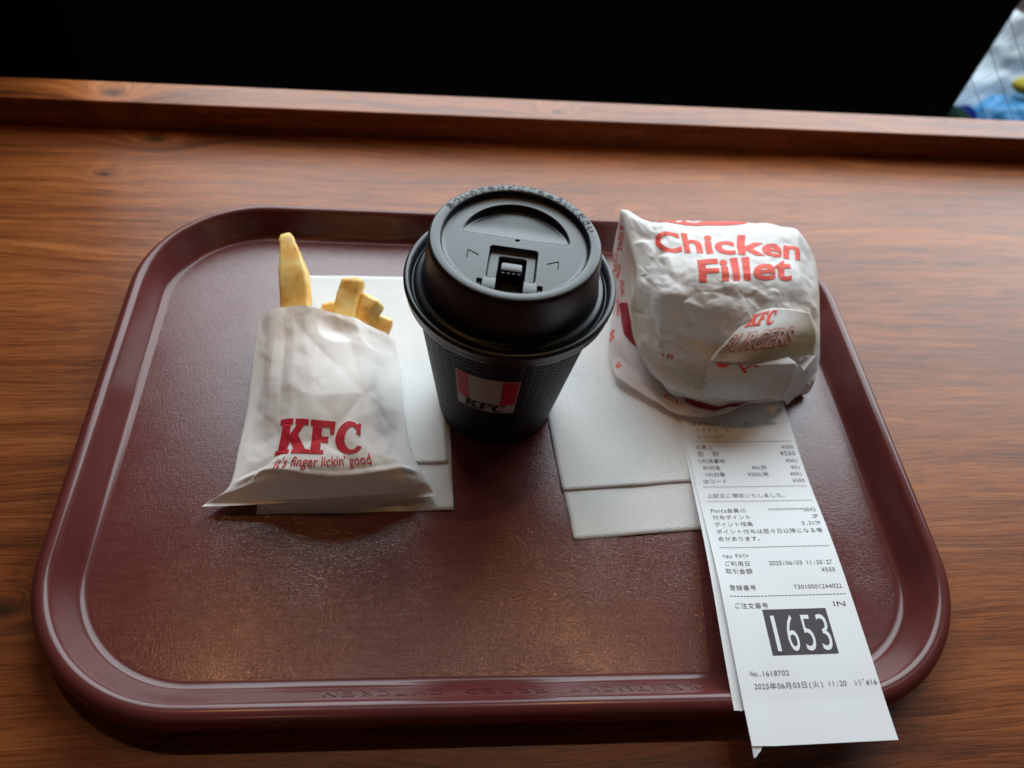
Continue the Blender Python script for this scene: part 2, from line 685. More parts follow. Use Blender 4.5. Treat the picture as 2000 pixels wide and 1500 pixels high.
class Facet:
    """folded-paper relief: straight creases between jittered lattice points, flat in between"""
    def __init__(self, ds, dt, amp, seed, ani=0.42):
        self.ds, self.dt, self.amp, self.seed, self.j = ds, dt, amp, seed, ani
        self.c = {}

    def pt(self, i, j):
        k = (i, j)
        if k not in self.c:
            r = random.Random((i * 7919 + j * 104729 + self.seed * 31337) & 0xffffff)
            self.c[k] = ((i + r.uniform(-self.j, self.j)) * self.ds, (j + r.uniform(-self.j, self.j)) * self.dt, r.uniform(-1, 1), r.random())
        return self.c[k]

    def __call__(self, s, t):
        i0, j0 = int(math.floor(s / self.ds)), int(math.floor(t / self.dt))
        for di in (0, -1, 1):
            for dj in (0, -1, 1):
                i, j = i0 + di, j0 + dj
                a, b, c, d = self.pt(i, j), self.pt(i + 1, j), self.pt(i + 1, j + 1), self.pt(i, j + 1)
                tris = ((a, b, c), (a, c, d)) if a[3] > 0.5 else ((a, b, d), (b, c, d))
                for p, q, r in tris:
                    det = (q[1] - r[1]) * (p[0] - r[0]) + (r[0] - q[0]) * (p[1] - r[1])
                    if abs(det) < 1e-9:
                        continue
                    l1 = ((q[1] - r[1]) * (s - r[0]) + (r[0] - q[0]) * (t - r[1])) / det
                    l2 = ((r[1] - p[1]) * (s - r[0]) + (p[0] - r[0]) * (t - r[1])) / det
                    l3 = 1 - l1 - l2
                    if l1 >= -1e-6 and l2 >= -1e-6 and l3 >= -1e-6:
                        return (l1 * p[2] + l2 * q[2] + l3 * r[2]) * self.amp
        return 0.0


def subdiv_long(bm, maxlen, it=7):
    bmesh.ops.triangulate(bm, faces=bm.faces[:])
    for _ in range(it):
        es = [e for e in bm.edges if e.calc_length() > maxlen]
        if not es:
            break
        bmesh.ops.subdivide_edges(bm, edges=es, cuts=1, use_grid_fill=False)
        bmesh.ops.triangulate(bm, faces=[f for f in bm.faces if len(f.verts) > 3])


_gc = {}


def glyphs(text, bold=0.0, shear=0.0):
    """2-D triangle mesh of a piece of lettering, size 1, baseline 0"""
    k = (text, bold, shear)
    if k in _gc:
        return _gc[k]
    c = bpy.data.curves.new("lettering", 'FONT')
    c.body = text
    c.size = 1.0
    c.offset = bold
    c.shear = shear
    c.resolution_u = 3
    o = bpy.data.objects.new("lettering", c)
    COL.objects.link(o)
    dg = bpy.context.evaluated_depsgraph_get()
    me = o.evaluated_get(dg).to_mesh()
    vs = [(v.co.x, v.co.y) for v in me.vertices]
    fs = [tuple(p.vertices) for p in me.polygons]
    o.evaluated_get(dg).to_mesh_clear()
    bpy.data.objects.remove(o)
    bpy.data.curves.remove(c)
    xs = [v[0] for v in vs] or [0, 0]
    _gc[k] = (vs, fs, min(xs), max(xs))
    return _gc[k]


class Flat:
    """collects 2-D shapes, then drapes them on a surface as one mesh"""
    def __init__(self):
        self.v, self.f = [], []

    def add(self, vs, fs):
        n = len(self.v)
        self.v += [(a, b) for a, b in vs]
        self.f += [tuple(i + n for i in f) for f in fs]

    def text(self, s, x, y, w=None, h=1.0, bold=0.0, shear=0.0, wscale=1.0, align='l'):
        vs, fs, x0, x1 = glyphs(s, bold, shear)
        k = (w / (x1 - x0)) if w else h * wscale
        if align == 'r':
            x = x - (x1 - x0) * k
        elif align == 'c':
            x = x - (x1 - x0) * k / 2
        self.add([(x + (a - x0) * k, y + b * h) for a, b in vs], fs)

    def mono(self, s, x, y, em, h=None, align='l', bold=0.0, sx=1.0):
        """fixed-width cells: full width signs take em, the rest half of it"""
        h = h or em
        cells = [(ch, em if ord(ch) > 0x2E7F and not (0xFF61 <= ord(ch) <= 0xFF9F) else em / 2) for ch in s]
        tot = sum(c[1] for c in cells) * sx
        if align == 'r':
            x -= tot
        for ch, cw in cells:
            cw *= sx
            if ch not in (' ', '\u3000'):
                vs, fs, x0, x1 = glyphs(ch, bold, 0.0)
                if vs:
                    gw = (x1 - x0)
                    if cw > em * sx * 0.75:
                        k = h * 0.95
                        self.add([(x + a * k * (cw / h), y + b * h * 0.95) for a, b in vs], fs)
                    else:
                        k = min(cw * 0.86 / gw, h * 1.0)
                        ox = x + (cw - gw * k) / 2
                        self.add([(ox + (a - x0) * k, y + b * h) for a, b in vs], fs)
            x += cw

    def poly(self, pts):
        n = len(self.v)
        tri = mg.tessellate_polygon([[Vector((a, b, 0)) for a, b in pts]])
        self.v += list(pts)
        self.f += [tuple(i + n for i in t) for t in tri]

    def rect(self, x0, y0, x1, y1):
        self.poly([(x0, y0), (x1, y0), (x1, y1), (x0, y1)])

    def line(self, pts, w):
        for (a, b), (c, d) in zip(pts[:-1], pts[1:]):
            L_ = math.hypot(c - a, d - b) or 1e-6
            nx, ny = -(d - b) / L_ * w / 2, (c - a) / L_ * w / 2
            ex, ey = (c - a) / L_ * w * 0.3, (d - b) / L_ * w * 0.3
            self.add([(a + nx - ex, b + ny - ey), (a - nx - ex, b - ny - ey), (c - nx + ex, d - ny + ey), (c + nx + ex, d + ny + ey)], [(0, 1, 2, 3)])

    def drape(self, name, fn, m, parent, maxlen=0.15):
        bm = bmesh.new()
        vv = [bm.verts.new((a, b, 0)) for a, b in self.v]
        for f in self.f:
            try:
                bm.faces.new([vv[i] for i in f])
            except ValueError:
                pass
        if maxlen:
            subdiv_long(bm, maxlen)
        for v in bm.verts:
            v.co = Vector(fn(v.co.x, v.co.y))
        return from_bm(name, bm, m, parent, smooth=True)


def slab_K():
    return [[(-0.02, 0.0), (0.45, 0.0), (0.45, 0.14), (0.38, 0.14), (0.38, 0.38), (0.42, 0.43), (0.58, 0.14), (0.52, 0.14), (0.52, 0.0), (1.04, 0.0), (1.04, 0.15), (0.95, 0.15),
             (0.64, 0.62), (0.82, 0.86), (0.96, 0.86), (0.96, 1.0), (0.52, 1.0), (0.52, 0.87), (0.59, 0.87), (0.38, 0.60), (0.38, 0.86), (0.45, 0.86), (0.45, 1.0), (-0.02, 1.0), (-0.02, 0.86), (0.07, 0.86), (0.07, 0.14), (-0.02, 0.14)]]


def slab_F():
    return [[(-0.01, 0.0), (0.48, 0.0), (0.48, 0.14), (0.38, 0.14), (0.38, 0.41), (0.62, 0.41), (0.62, 0.59), (0.38, 0.59), (0.38, 0.84), (0.64, 0.84), (0.67, 0.66), (0.82, 0.66), (0.82, 1.0), (-0.01, 1.0),
             (-0.01, 0.86), (0.07, 0.86), (0.07, 0.14), (-0.01, 0.14)]]


def slab_C():
    out, inn = [], []
    for i in range(0, 25):
        a = math.radians(48 + (312 - 48) * i / 24)
        out.append((0.45 + 0.47 * math.cos(a), 0.5 + 0.52 * math.sin(a)))
        inn.append((0.54 + 0.23 * math.cos(a), 0.5 + 0.37 * math.sin(a)))
    return [[(0.84, 0.62), (0.84, 0.98), (0.74, 0.98), (0.70, 0.92)] + out + [(0.86, 0.20), (0.76, 0.26)] + inn[::-1] + [(0.70, 0.66)]]


def kfc(fl, x, y, w, h, shear=0.16):
    """the three slab letters, w wide and h high in all"""
    k = w / 2.86
    for polys, ox in ((slab_K(), 0.0), (slab_F(), 1.03), (slab_C(), 1.92)):
        for p in polys:
            fl.poly([(x + (a + ox + shear * b) * k, y + b * h) for a, b in p])


def lathe(prof, cx, cy, n=128, uvh=None):
    vs, fs, uv = [], [], []
    for j, (r, z) in enumerate(prof):
        for i in range(n):
            a = 2 * math.pi * i / n
            vs.append((cx + r * math.cos(a), cy + r * math.sin(a), z))
            uv.append((i / n, z / 9.0))
    for j in range(len(prof) - 1):
        for i in range(n):
            fs.append((j * n + i, j * n + (i + 1) % n, (j + 1) * n + (i + 1) % n, (j + 1) * n + i))
    return vs, fs, uv


def tube(bm, pts, r, n=8):
    pts = [Vector(p) for p in pts]
    rings = []
    for i, p in enumerate(pts):
        d = (pts[min(i + 1, len(pts) - 1)] - pts[max(i - 1, 0)]).normalized()
        a = d.cross(Vector((0, 0, 1)) if abs(d.z) < 0.9 else Vector((1, 0, 0))).normalized()
        b = d.cross(a)
        rings.append([bm.verts.new(p + (a * math.cos(2 * math.pi * k / n) + b * math.sin(2 * math.pi * k / n)) * r) for k in range(n)])
    for A, B in zip(rings[:-1], rings[1:]):
        for k in range(n):
            bm.faces.new((A[k], A[(k + 1) % n], B[(k + 1) % n], B[k]))
    bm.faces.new(rings[0][::-1])
    bm.faces.new(rings[-1])


def box(bm, x0, y0, z0, x1, y1, z1, bevel=0.0, rot=0.0):
    r = bmesh.ops.create_cube(bm, size=1.0)
    vs = r["verts"]
    for v in vs:
        v.co = Vector(((x0 + x1) / 2 + v.co.x * (x1 - x0), (y0 + y1) / 2 + v.co.y * (y1 - y0), (z0 + z1) / 2 + v.co.z * (z1 - z0)))
    if bevel:
        es = list({e for v in vs for e in v.link_edges})
        bmesh.ops.bevel(bm, geom=es, offset=bevel, segments=2, affect='EDGES', profile=0.5)


def sstep(a, b, x):
    t = max(0.0, min(1.0, (x - a) / (b - a)))
    return t * t * (3 - 2 * t)


# ------------------------------------------------------------------ counter and ledge
bm = bmesh.new()
box(bm, -120, -34, -3.5, 140, 24.5, 0.3, 0.15)
t_ = math.radians(1.38)
ct = from_bm("wooden_counter", bm, M_WOOD, None, smooth=False)
# the far edge of the counter runs very slightly askew of the tray
for v in ct.data.vertices:
    if v.co.y > 0.1:
        v.co.y += v.co.x * math.tan(t_) + 0.0085
tag(ct, "brown wood grain counter top under the food tray", "counter")


def ledge_box(name, y0, y1, z0, z1, m, bev=0.1):
    bm = bmesh.new()
    box(bm, -120, y0, z0, 140, y1, z1, bev)
    for v in bm.verts:
        v.co.y += v.co.x * math.tan(t_)
    return from_bm(name, bm, m, None, smooth=False)


lg = ledge_box("window_ledge", 25.27, 27.65, -3.5, 2.45, M_LEDGE, 0.07)
jb = bmesh.new()
box(jb, -150, 29.2, -3.5, -28.5, 33.5, 100, 0.3)
jb = from_bm("window_jamb", jb, M_BLACK, None, smooth=False)
tag(jb, "matte black wall beside the window, behind the left end of the wooden ledge", "wall")
hd = bmesh.new()
box(hd, -150, 29.4, 55, 150, 33.3, 120, 0.3)  # unseen block added to dim the daylight towards the near side
hd = from_bm("added_light_header", hd, M_BLACK, None, smooth=False)
tag(hd, "unseen matte black header added above the window to cut the daylight", "wall")
tag(lg, "raised wooden ledge along the far edge of the counter below the window", "ledge")

# ------------------------------------------------------------------ window with wired glass
win = empty("wired_window", (10, 28.6, 2.2))
tag(win, "clear wired glass window pane standing behind the wooden ledge", "window")
gx0, gx1, gz0, gz1 = -66.0, 120.0, 1.2, 78.0


def wy(x):
    return 28.6 + x * math.tan(t_)


gl = mk("glass", [(gx0, wy(gx0), gz0), (gx1, wy(gx1), gz0), (gx1, wy(gx1), gz1), (gx0, wy(gx0), gz1)], [(0, 1, 2, 3)], M_GLASS, None, False)
gl.parent = win
gl.location = -win.location
# diamond mesh in the glass, only its lowest part is in the picture
for fam, (dx, dz, x0_, step, cnt, rad) in enumerate(((-1.0, 1.055, 36.2, 2.35, 9, 0.020), (1.0, 0.94, 25.4, 1.53, 17, 0.011))):
    L_ = math.hypot(dx, dz)
    for i in range(cnt):
        pts = []
        for q in range(0, 61):
            t = -30 + q * 0.9
            x = x0_ + i * step + dx / L_ * t
            z = 2.7 + dz / L_ * t
            if 33 < x < 58 and 1.3 < z < 22:
                pts.append((x, wy(x) + 0.05 * (1 if fam else -1), z + 0.04 * math.sin(q * 1.7 + i)))
        if len(pts) > 3:
            bm = bmesh.new()
            tube(bm, pts, rad, 5)
            w = from_bm("wire", bm, M_WIRE, None)
            w.parent = win
            w.location = -win.location

# ------------------------------------------------------------------ what stands outside, far below the glass
bm = bmesh.new()
pts2 = [(-160, 30.8), (36.72, 30.8), (90.2, 100), (-160, 100)]
vb = [bm.verts.new((a, b, -2)) for a, b in pts2]
vt = [bm.verts.new((a, b, -2.4)) for a, b in pts2]
bm.faces.new(vb)
bm.faces.new(vt[::-1])
for i in range(4):
    j = (i + 1) % 4
    bm.faces.new((vb[i], vt[i], vt[j], vb[j]))
bp_ = from_bm("black_panel", bm, M_BLACK, None, smooth=False)
tag(bp_, "large matte black panel lying outside behind the window", "panel")

M_GROUND = mat("outside_paving", (0.045, 0.038, 0.034), 0.9, 0.2, bump=(0.3, 0.5, 0.5), colvar=(0.1, 0.4))
gv, gf = grid(8, 8, lambda u, v: (-300 + 700 * u, 31 + 400 * v, -75))
tag(mk("ground", gv, gf, M_GROUND, None), kind="structure")


def blob(name, c, r, amp, seed, m, label, cat, f=0.05, squash=1.0):
    bm = bmesh.new()
    bmesh.ops.create_icosphere(bm, subdivisions=6, radius=1.0)
    for v in bm.verts:
        d = v.co.copy()
        p = Vector((d.x * r[0], d.y * r[1], d.z * r[2]))
        k = crumple(p, amp, seed, f)
        v.co = Vector(c) + p + d * k
    o = from_bm(name, bm, m, None)
    tag(o, label, cat)
    return o


M_WPL = mat("white_plastic_film", (0.62, 0.70, 0.76), 0.45, 0.4, bump=(0.08, 0.6, 1.2), colvar=(0.05, 0.12))
M_BPL = mat("blue_plastic_film", (0.035, 0.26, 0.55), 0.4, 0.5, bump=(0.12, 0.6, 0.8), colvar=(0.05, 0.35))
M_NAVY = mat("navy_cloth", (0.003, 0.012, 0.13), 0.9, 0.05, colvar=(0.2, 0.4))
M_GREEN = mat("dark_green_cloth", (0.004, 0.040, 0.036), 0.8, 0.2, colvar=(0.2, 0.4))
M_YEL = mat("yellow_plastic", (0.50, 0.38, 0.02), 0.6, 0.3, bump=(0.2, 0.4, 0.5))
M_TAN = mat("brown_paper", (0.50, 0.29, 0.22), 0.8, 0.1, bump=(0.15, 0.5, 0.8), colvar=(0.1, 0.3))
blob("plastic_bag", (101, 103, -42), (24, 17, 17), 5.0, 3.1, M_WPL, "large crumpled white plastic bag outside the window", "plastic bag", 0.06)
blob("plastic_bag", (85.5, 81.0, -36), (7.0, 5.0, 8.5), 2.4, 8.3, M_BPL, "bright blue plastic bag in front of the white bag outside the window", "plastic bag", 0.12)
blob("cloth", (76.2, 80.5, -34), (2.6, 3.6, 5.5), 0.8, 1.7, M_NAVY, "navy blue cloth bundle between the green cloth and the blue bag outside", "cloth", 0.2)
blob("cloth", (67.3, 70.6, -28), (3.0, 3.0, 5.2), 0.8, 6.2, M_GREEN, "dark green cloth bundle beside the black panel outside", "cloth", 0.2)
blob("plastic_bag", (85.8, 82.4, -24.9), (3.4, 1.8, 1.1), 0.4, 4.4, M_YEL, "small yellow plastic bag right of the blue bag outside", "plastic bag", 0.15)
blob("paper_sack", (91.5, 99.5, -17.5), (5.5, 3.5, 4.2), 0.8, 2.6, M_TAN, "pinkish brown sack behind the white plastic bag outside", "sack", 0.08)

# ------------------------------------------------------------------ tray
TW, TH, TR = 41.0, 30.83, 7.16
FW, FH, FR, FOY = 37.5, 27.05, 5.2, 0.42


def rrect(w, h, r, oy, z, n=20, m=10):
    pts = []
    cs = ((1, 1, 0), (-1, 1, 90), (-1, -1, 180), (1, -1, 270))
    for q, (sx, sy, a0) in enumerate(cs):
        arc = []
        for i in range(n + 1):
            a = math.radians(a0 + 90 * i / n)
            arc.append((sx * (w / 2 - r) + r * math.cos(a), oy + sy * (h / 2 - r) + r * math.sin(a), z))
        pts += arc
        nx = cs[(q + 1) % 4]
        a = math.radians(nx[2])
        e = (nx[0] * (w / 2 - r) + r * math.cos(a), oy + nx[1] * (h / 2 - r) + r * math.sin(a), z)
        for i in range(1, m):
            t = i / m
            pts.append((arc[-1][0] + (e[0] - arc[-1][0]) * t, arc[-1][1] + (e[1] - arc[-1][1]) * t, z))
    return pts


def tray_loop(k, z):
    """k=0 the outermost edge, k=1 the edge of the floor"""
    return rrect(TW + (FW - TW) * k, TH + (FH - TH) * k, TR + (FR - TR) * k, FOY * k, z)


prof = [(0.97, 0.33), (0.86, 0.38), (0.66, 0.85), (0.44, 1.62), (0.30, 1.88), (0.16, 1.80), (0.10, 1.50), (0.045, 1.40), (0.005, 1.48), (-0.002, 1.70), (0.03, 1.92), (0.09, 2.06), (0.17, 2.145), (0.26, 2.165),
        (0.34, 2.13), (0.40, 2.03), (0.45, 1.88), (0.60, 1.33), (0.74, 0.82), (0.80, 0.62), (0.86, 0.50), (0.93, 0.425), (1.0, 0.40), (1.03, 0.40)]
vs, fs = [], []
npl = len(tray_loop(0, 0))
for k, z in prof:
    vs += tray_loop(k, z)
for j in range(len(prof) - 1):
    for i in range(npl):
        i2 = (i + 1) % npl
        fs.append((j * npl + i, j * npl + i2, (j + 1) * npl + i2, (j + 1) * npl + i))
tray = empty("serving_tray", (0, 0, 0))
tag(tray, "maroon plastic serving tray with rounded corners on the wooden counter", "tray")
rim = mk("rim", vs, fs, M_TRAY, tray)
sub = rim.modifiers.new("smooth", 'SUBSURF')
sub.levels = sub.render_levels = 1
fl_ = tray_loop(1.02, 0.40)
mk("tray_floor", fl_ + [(a, b, 0.33) for a, b, c in tray_loop(0.97, 0)], [tuple(range(npl)), tuple(range(2 * npl - 1, npl - 1, -1))], M_TRAYF, tray, False)
# raised lettering on the inner face of the near wall, reading towards the tray
ft = Flat()
x = 7.5
pitch = 15.4 / 21.5
for ch in "KENTUCKY FRIED CHICKEN":
    if ch != ' ':
        a, b, x0, x1 = glyphs(ch, -0.008, 0.0)
        ft.text(ch, 0, 0, w=0.5, h=1)
        n = len(a)
        for q in range(n):
            px, py = ft.v[-n + q]
            kk = 0.725 - py / 0.73 * 0.235
            yy = -(TH + (FH - TH) * kk) / 2 + FOY * kk
            z = 1.33 + (0.60 - kk) / (0.74 - 0.60) * (1.33 - 0.82) if kk < 0.74 else 0.82
            ft.v[-n + q] = (x - px, py)
    x -= pitch


def traywall(px, py):
    kk = 0.715 - py / 0.73 * 0.20
    yy = -(TH + (FH - TH) * kk) / 2 + FOY * kk
    z = 1.33 + (0.60 - kk) * (1.33 - 0.82) / 0.14
    return (px, yy + 0.014, z + 0.022)


ft.drape("raised_lettering", traywall, M_TRAY, tray, None)
ft = Flat()
x = -7.0
for ch in "KENTUCKY FRIED CHICKEN":
    if ch != ' ':
        ft.text(ch, x, 0, w=0.5, h=1)
    x += pitch


def traywall2(px, py):
    kk = 0.70 - py / 0.73 * 0.17
    yy = (TH + (FH - TH) * kk) / 2 + FOY * kk
    z = 1.33 + (0.60 - kk) * (1.33 - 0.82) / 0.14
    return (px, yy - 0.014, z + 0.022)


ft.drape("raised_lettering", traywall2, M_TRAY, tray, None)

# ------------------------------------------------------------------ napkins
def napkin(origin, rot, w, h, flap_from, label, seed, cut=0.0):
    o = empty("paper_napkin", (origin[0], origin[1], 0.4))
    tag(o, label, "napkin", "folded paper napkins on the tray")
    c, s_ = math.cos(rot), math.sin(rot)

    def sheet(y0, y1, zb, x0, x1, sd):
        def top(u, v):
            x = x0 + (x1 - x0) * u
            y = y0 + (y1 - y0) * v
            edge = max(0.0, 1 - min(u, 1 - u, v * 1.5, (1 - v) * 1.5) * 12)
            z = zb + 0.05 * noise.noise(Vector((x * 0.35 + sd, y * 0.35, sd))) + 0.04 * edge * (0.5 + 0.5 * noise.noise(Vector((x * 0.5, y * 0.5, sd + 4))))
            x += 0.06 * noise.noise(Vector((y * 0.4, sd, u * 3)))
            y += 0.07 * noise.noise(Vector((x * 0.4, sd + 2, v * 3)))
            return (c * x - s_ * y, s_ * x + c * y, z)
        nu, nv = 40, 60
        v, f = grid(nu, nv, top)
        n = len(v)
        v2 = [(a, b, max(0.01, q - 0.022)) for a, b, q in v]
        W_ = nu + 1
        sidef = []
        ring = list(range(W_)) + [W_ * j + nu for j in range(1, nv + 1)] + list(range(W_ * (nv + 1) - 2, W_ * nv - 1, -1)) + [W_ * j for j in range(nv - 1, 0, -1)]
        for i in range(len(ring)):
            a, b = ring[i], ring[(i + 1) % len(ring)]
            sidef.append((a, a + n, b + n, b))
        return v + v2, f + [tuple(q + n for q in reversed(ff)) for ff in f] + sidef
    v, f = sheet(0, h, 0.04, 0, w, seed)
    mk("lower_layer", v, f, M_NAP, o)
    v, f = sheet(flap_from, h, 0.10, -0.03, w + cut, seed + 3)
    mk("upper_layer", v, f, M_NAP, o)
    return o


napkin((-12.0, -5.25), math.radians(1.6), 9.3, 16.1, 2.72, "folded white napkin under the fries bag, left of the cup", 1.0, -0.18)
napkin((3.05, -6.62), math.radians(5.2), 9.3, 16.0, 2.75, "folded white napkin between the cup and the receipt, partly under the burger", 5.0, 0.0)

# ------------------------------------------------------------------ cup
CX, CY = -0.43, 1.83
cup = empty("coffee_cup", (CX, CY, 0.5))
tag(cup, "black embossed paper coffee cup with black plastic lid, standing at the middle of the tray", "cup")


def unp(o, par):
    o.parent = par
    o.location = -par.location
    return o


RB, RT, ZB, ZT = 3.0, 4.42, 0.5, 9.35


def cr_(z):
    return RB + (RT - RB) * (z - ZB) / (ZT - ZB)


prof = [(2.6, 0.72), (2.80, 0.52), (2.93, 0.48), (3.0, 0.56)] + [(cr_(z), z) for z in [0.8 + i * 0.25 for i in range(35)]]
v, f, uv = lathe(prof, CX, CY, 144)
unp(mk("cup_body", v, f, M_CUP, None, True, uv), cup)
# printed sticker on the side
A0, A1, Z0, Z1 = math.radians(-127), math.radians(-82.6), 4.07, 7.03


def cupfn(off):
    def g(u, w):   # u, w from 0 to 1 over the sticker
        a = A0 + (A1 - A0) * u
        z = Z0 + (Z1 - Z0) * w
        r = cr_(z) + off
        return (CX + r * math.cos(a), CY + r * math.sin(a), z)
    return g


def rr2(x0, y0, x1, y1, r, ry=None, n=5):
    ry = ry or r
    pts = []
    for cx_, cy_, a0 in ((x1 - r, y1 - ry, 0), (x0 + r, y1 - ry, 90), (x0 + r, y0 + ry, 180), (x1 - r, y0 + ry, 270)):
        for i in range(n + 1):
            a = math.radians(a0 + 90 * i / n)
            pts.append((cx_ + r * math.cos(a), cy_ + ry * math.sin(a)))
    return pts


fl = Flat()
fl.poly(rr2(0, 0, 1, 1, 0.03))
st = fl.drape("sticker", cupfn(0.020), M_STICK, None, 0.06)
unp(st, cup)
for xa, xb in ((0.02, 0.225), (0.74, 0.98)):
    fl = Flat()
    fl.rect(xa, 0.27, xb, 0.975)
    q = fl.drape("red_stripe", cupfn(0.030), M_STRIPE, None, 0.06)
    q.parent = st
fl = Flat()
kfc(fl, 0.13, 0.035, 0.70, 0.225, 0.14)
q = fl.drape("black_lettering", cupfn(0.042), M_BLACKINK, None, 0.06)
q.parent = st

# lid
ZL = 11.88      # top of the raised ring
ZD = 11.55      # the flat inner disc
lidp = [(4.36, 8.95), (4.50, 8.80), (4.66, 8.78), (4.74, 8.86), (4.77, 9.05), (4.80, 9.30), (4.855, 9.42), (4.86, 9.52), (4.81, 9.60), (4.72, 9.64), (4.62, 9.62), (4.56, 9.54), (4.53, 9.34), (4.50, 9.22), (4.42, 9.19),
        (4.36, 9.24), (4.31, 9.40), (4.24, 9.47), (4.10, 9.48), (4.03, 9.54), (3.99, 9.70), (3.93, 10.4), (3.865, 11.2), (3.82, 11.65), (3.79, 11.78), (3.74, 11.86), (3.67, 11.885), (3.34, 11.88), (3.275, 11.85), (3.24, 11.76), (3.215, 11.64), (3.17, 11.57), (3.0, ZD)]
v, f, uv = lathe(lidp, CX, CY, 192)
lid = mk("lid", v, f, M_LID, None)
unp(lid, cup)
LA = math.radians(-8.6)


def lp(x, y, z):   # lid's own coordinates, y pointing away from the drinker
    return Vector((CX + x * math.cos(LA) - y * math.sin(LA), CY + x * math.sin(LA) + y * math.cos(LA), z))


def sd_rbox(x, y, cx_, cy_, hx, hy, r):
    dx, dy = abs(x - cx_) - hx + r, abs(y - cy_) - hy + r
    return math.hypot(max(dx, 0), max(dy, 0)) + min(max(dx, dy), 0) - r


def disc_h(x, y):
    r = math.hypot(x, y)
    z = ZD
    # half moon well for the tab: deep at the far arc, running out towards the straight side
    dar = math.hypot(x / 1.0, (y - 0.05) * 0.93) - 2.50
    dfl = 0.33 + 0.05 * x * x * 0.15 - y
    k = 0.24
    d = max(dar, dfl)
    # rounded junction
    if dar > -k and dfl > -k:
        d = -k + math.hypot(max(dar + k, 0), max(dfl + k, 0))
    if d < 0:
        depth = 0.05 + 0.30 * sstep(0.2, 2.3, y)
        z -= depth * sstep(0.0, 0.16, -d)
    # pocket of the drinking slot
    d2 = sd_rbox(x, y, 0.0, -1.25, 1.05, 1.02, 0.18)
    z -= 0.26 * sstep(0.02, -0.07, d2) * sstep(-2.35, -2.0, y) if y > -2.4 else 0
    # mouth opening
    d3 = sd_rbox(x, y, 0.0, -2.1, 0.58, 1.5, 0.12)
    z -= 1.15 * sstep(0.02, -0.07, d3)
    # vent
    z -= 0.35 * sstep(0.10, 0.06, math.hypot(x - 0.08, y - 0.32))
    # flanks either side of the slot
    for sx in (-1, 1):
        d4 = sd_rbox(x, y, sx * 1.28, -2.75, 0.10, 0.36, 0.05)
        z -= 0.14 * sstep(0.03, -0.05, d4)
        d5 = abs(x - sx * 0.86)
        if y < -1.95:
            z -= 0.05 * sstep(0.035, 0.01, d5)
    return z


N_ = 230
vs, fs, idx = [], [], {}
Rm = 3.06
for j in range(N_ + 1):
    for i in range(N_ + 1):
        x = -Rm + 2 * Rm * i / N_
        y = -Rm + 2 * Rm * j / N_
        if math.hypot(x, y) <= Rm:
            idx[(i, j)] = len(vs)
            vs.append(lp(x, y, disc_h(x, y)))
for j in range(N_):
    for i in range(N_):
        q = [(i, j), (i + 1, j), (i + 1, j + 1), (i, j + 1)]
        if all(k in idx for k in q):
            fs.append(tuple(idx[k] for k in q))
q = mk("lid_disc", vs, fs, M_LID, None)
q.parent = lid
# the ribbed drinking tab sitting in the mouth opening
bm = bmesh.new()
box(bm, -0.46, -1.86, 10.9, 0.46, -1.28, 11.70, 0.09)
for v_ in bm.verts:
    if v_.co.y > -1.5 and v_.co.z > 11.5:
        v_.co.z -= 0.05
for kx in (-0.33, -0.11, 0.11, 0.33):
    tube(bm, [(kx, -1.87, 10.95), (kx, -1.87, 11.62)], 0.075, 8)
for v_ in bm.verts:
    v_.co = lp(v_.co.x, v_.co.y, v_.co.z)
q = from_bm("drinking_tab", bm, M_LID, None, True, 40)
q.parent = lid
for sx in (-1, 1):
    bm = bmesh.new()
    box(bm, min(sx * 0.59, sx * 1.14), -3.02, 11.30, max(sx * 0.59, sx * 1.14), -2.24, 11.562, 0.012)
    for v_ in bm.verts:
        v_.co = lp(v_.co.x, v_.co.y, v_.co.z)
    q = from_bm("hinge_block", bm, M_LID, None, True, 40)
    q.parent = lid
# arrow marks pointing at the slot
for sx in (-1, 1):
    bm = bmesh.new()
    cx_ = sx * 1.75
    a, b, c = (cx_ + sx * 0.22, -0.70), (cx_ + sx * 0.22, -1.18), (cx_ - sx * 0.26, -0.95)
    for p, q2 in ((a, b), (a, c)):
        tube(bm, [(p[0], p[1], ZD + 0.005), (q2[0], q2[1], ZD + 0.005)], 0.022, 5)
    for v_ in bm.verts:
        v_.co = lp(v_.co.x, v_.co.y, v_.co.z)
    q = from_bm("arrow_mark", bm, M_LIDINK, None)
    q.parent = lid
# warning in raised letters round the far half of the ring
fl = Flat()
warn = "あついのでやけどにごちゅういください"
TA0, TA1 = math.radians(144.5), math.radians(13.0)
for i, ch in enumerate(warn):
    a = TA0 + (TA1 - TA0) * (i + 0.1) / (len(warn) - 0.8)
    gv_, gf_, x0, x1 = glyphs(ch, 0.006, 0.0)
    ch_h = 0.42
    pts_ = []
    for gx, gy in gv_:
        rr = 3.31 + (gy + 0.08) * ch_h
        aa = a - ((gx - 0.5) * 0.41) / 3.5
        pts_.append((CX + rr * math.cos(aa), CY + rr * math.sin(aa)))
    fl.add(pts_, gf_)
q = fl.drape("warning_lettering", lambda a, b: (a, b, ZL + 0.022), M_LIDINK, None, None)
q.parent = lid

# ------------------------------------------------------------------ receipt
def rec_z(y):
    z = 0.56 + 0.05 * math.sin(y * 0.6)
    z += 1.72 * sstep(1.0, -15.5, y) ** 1.15
    if y < -15.0:
        z += 0.05 * (-15.0 - y)
    return z


RECL = 18.15


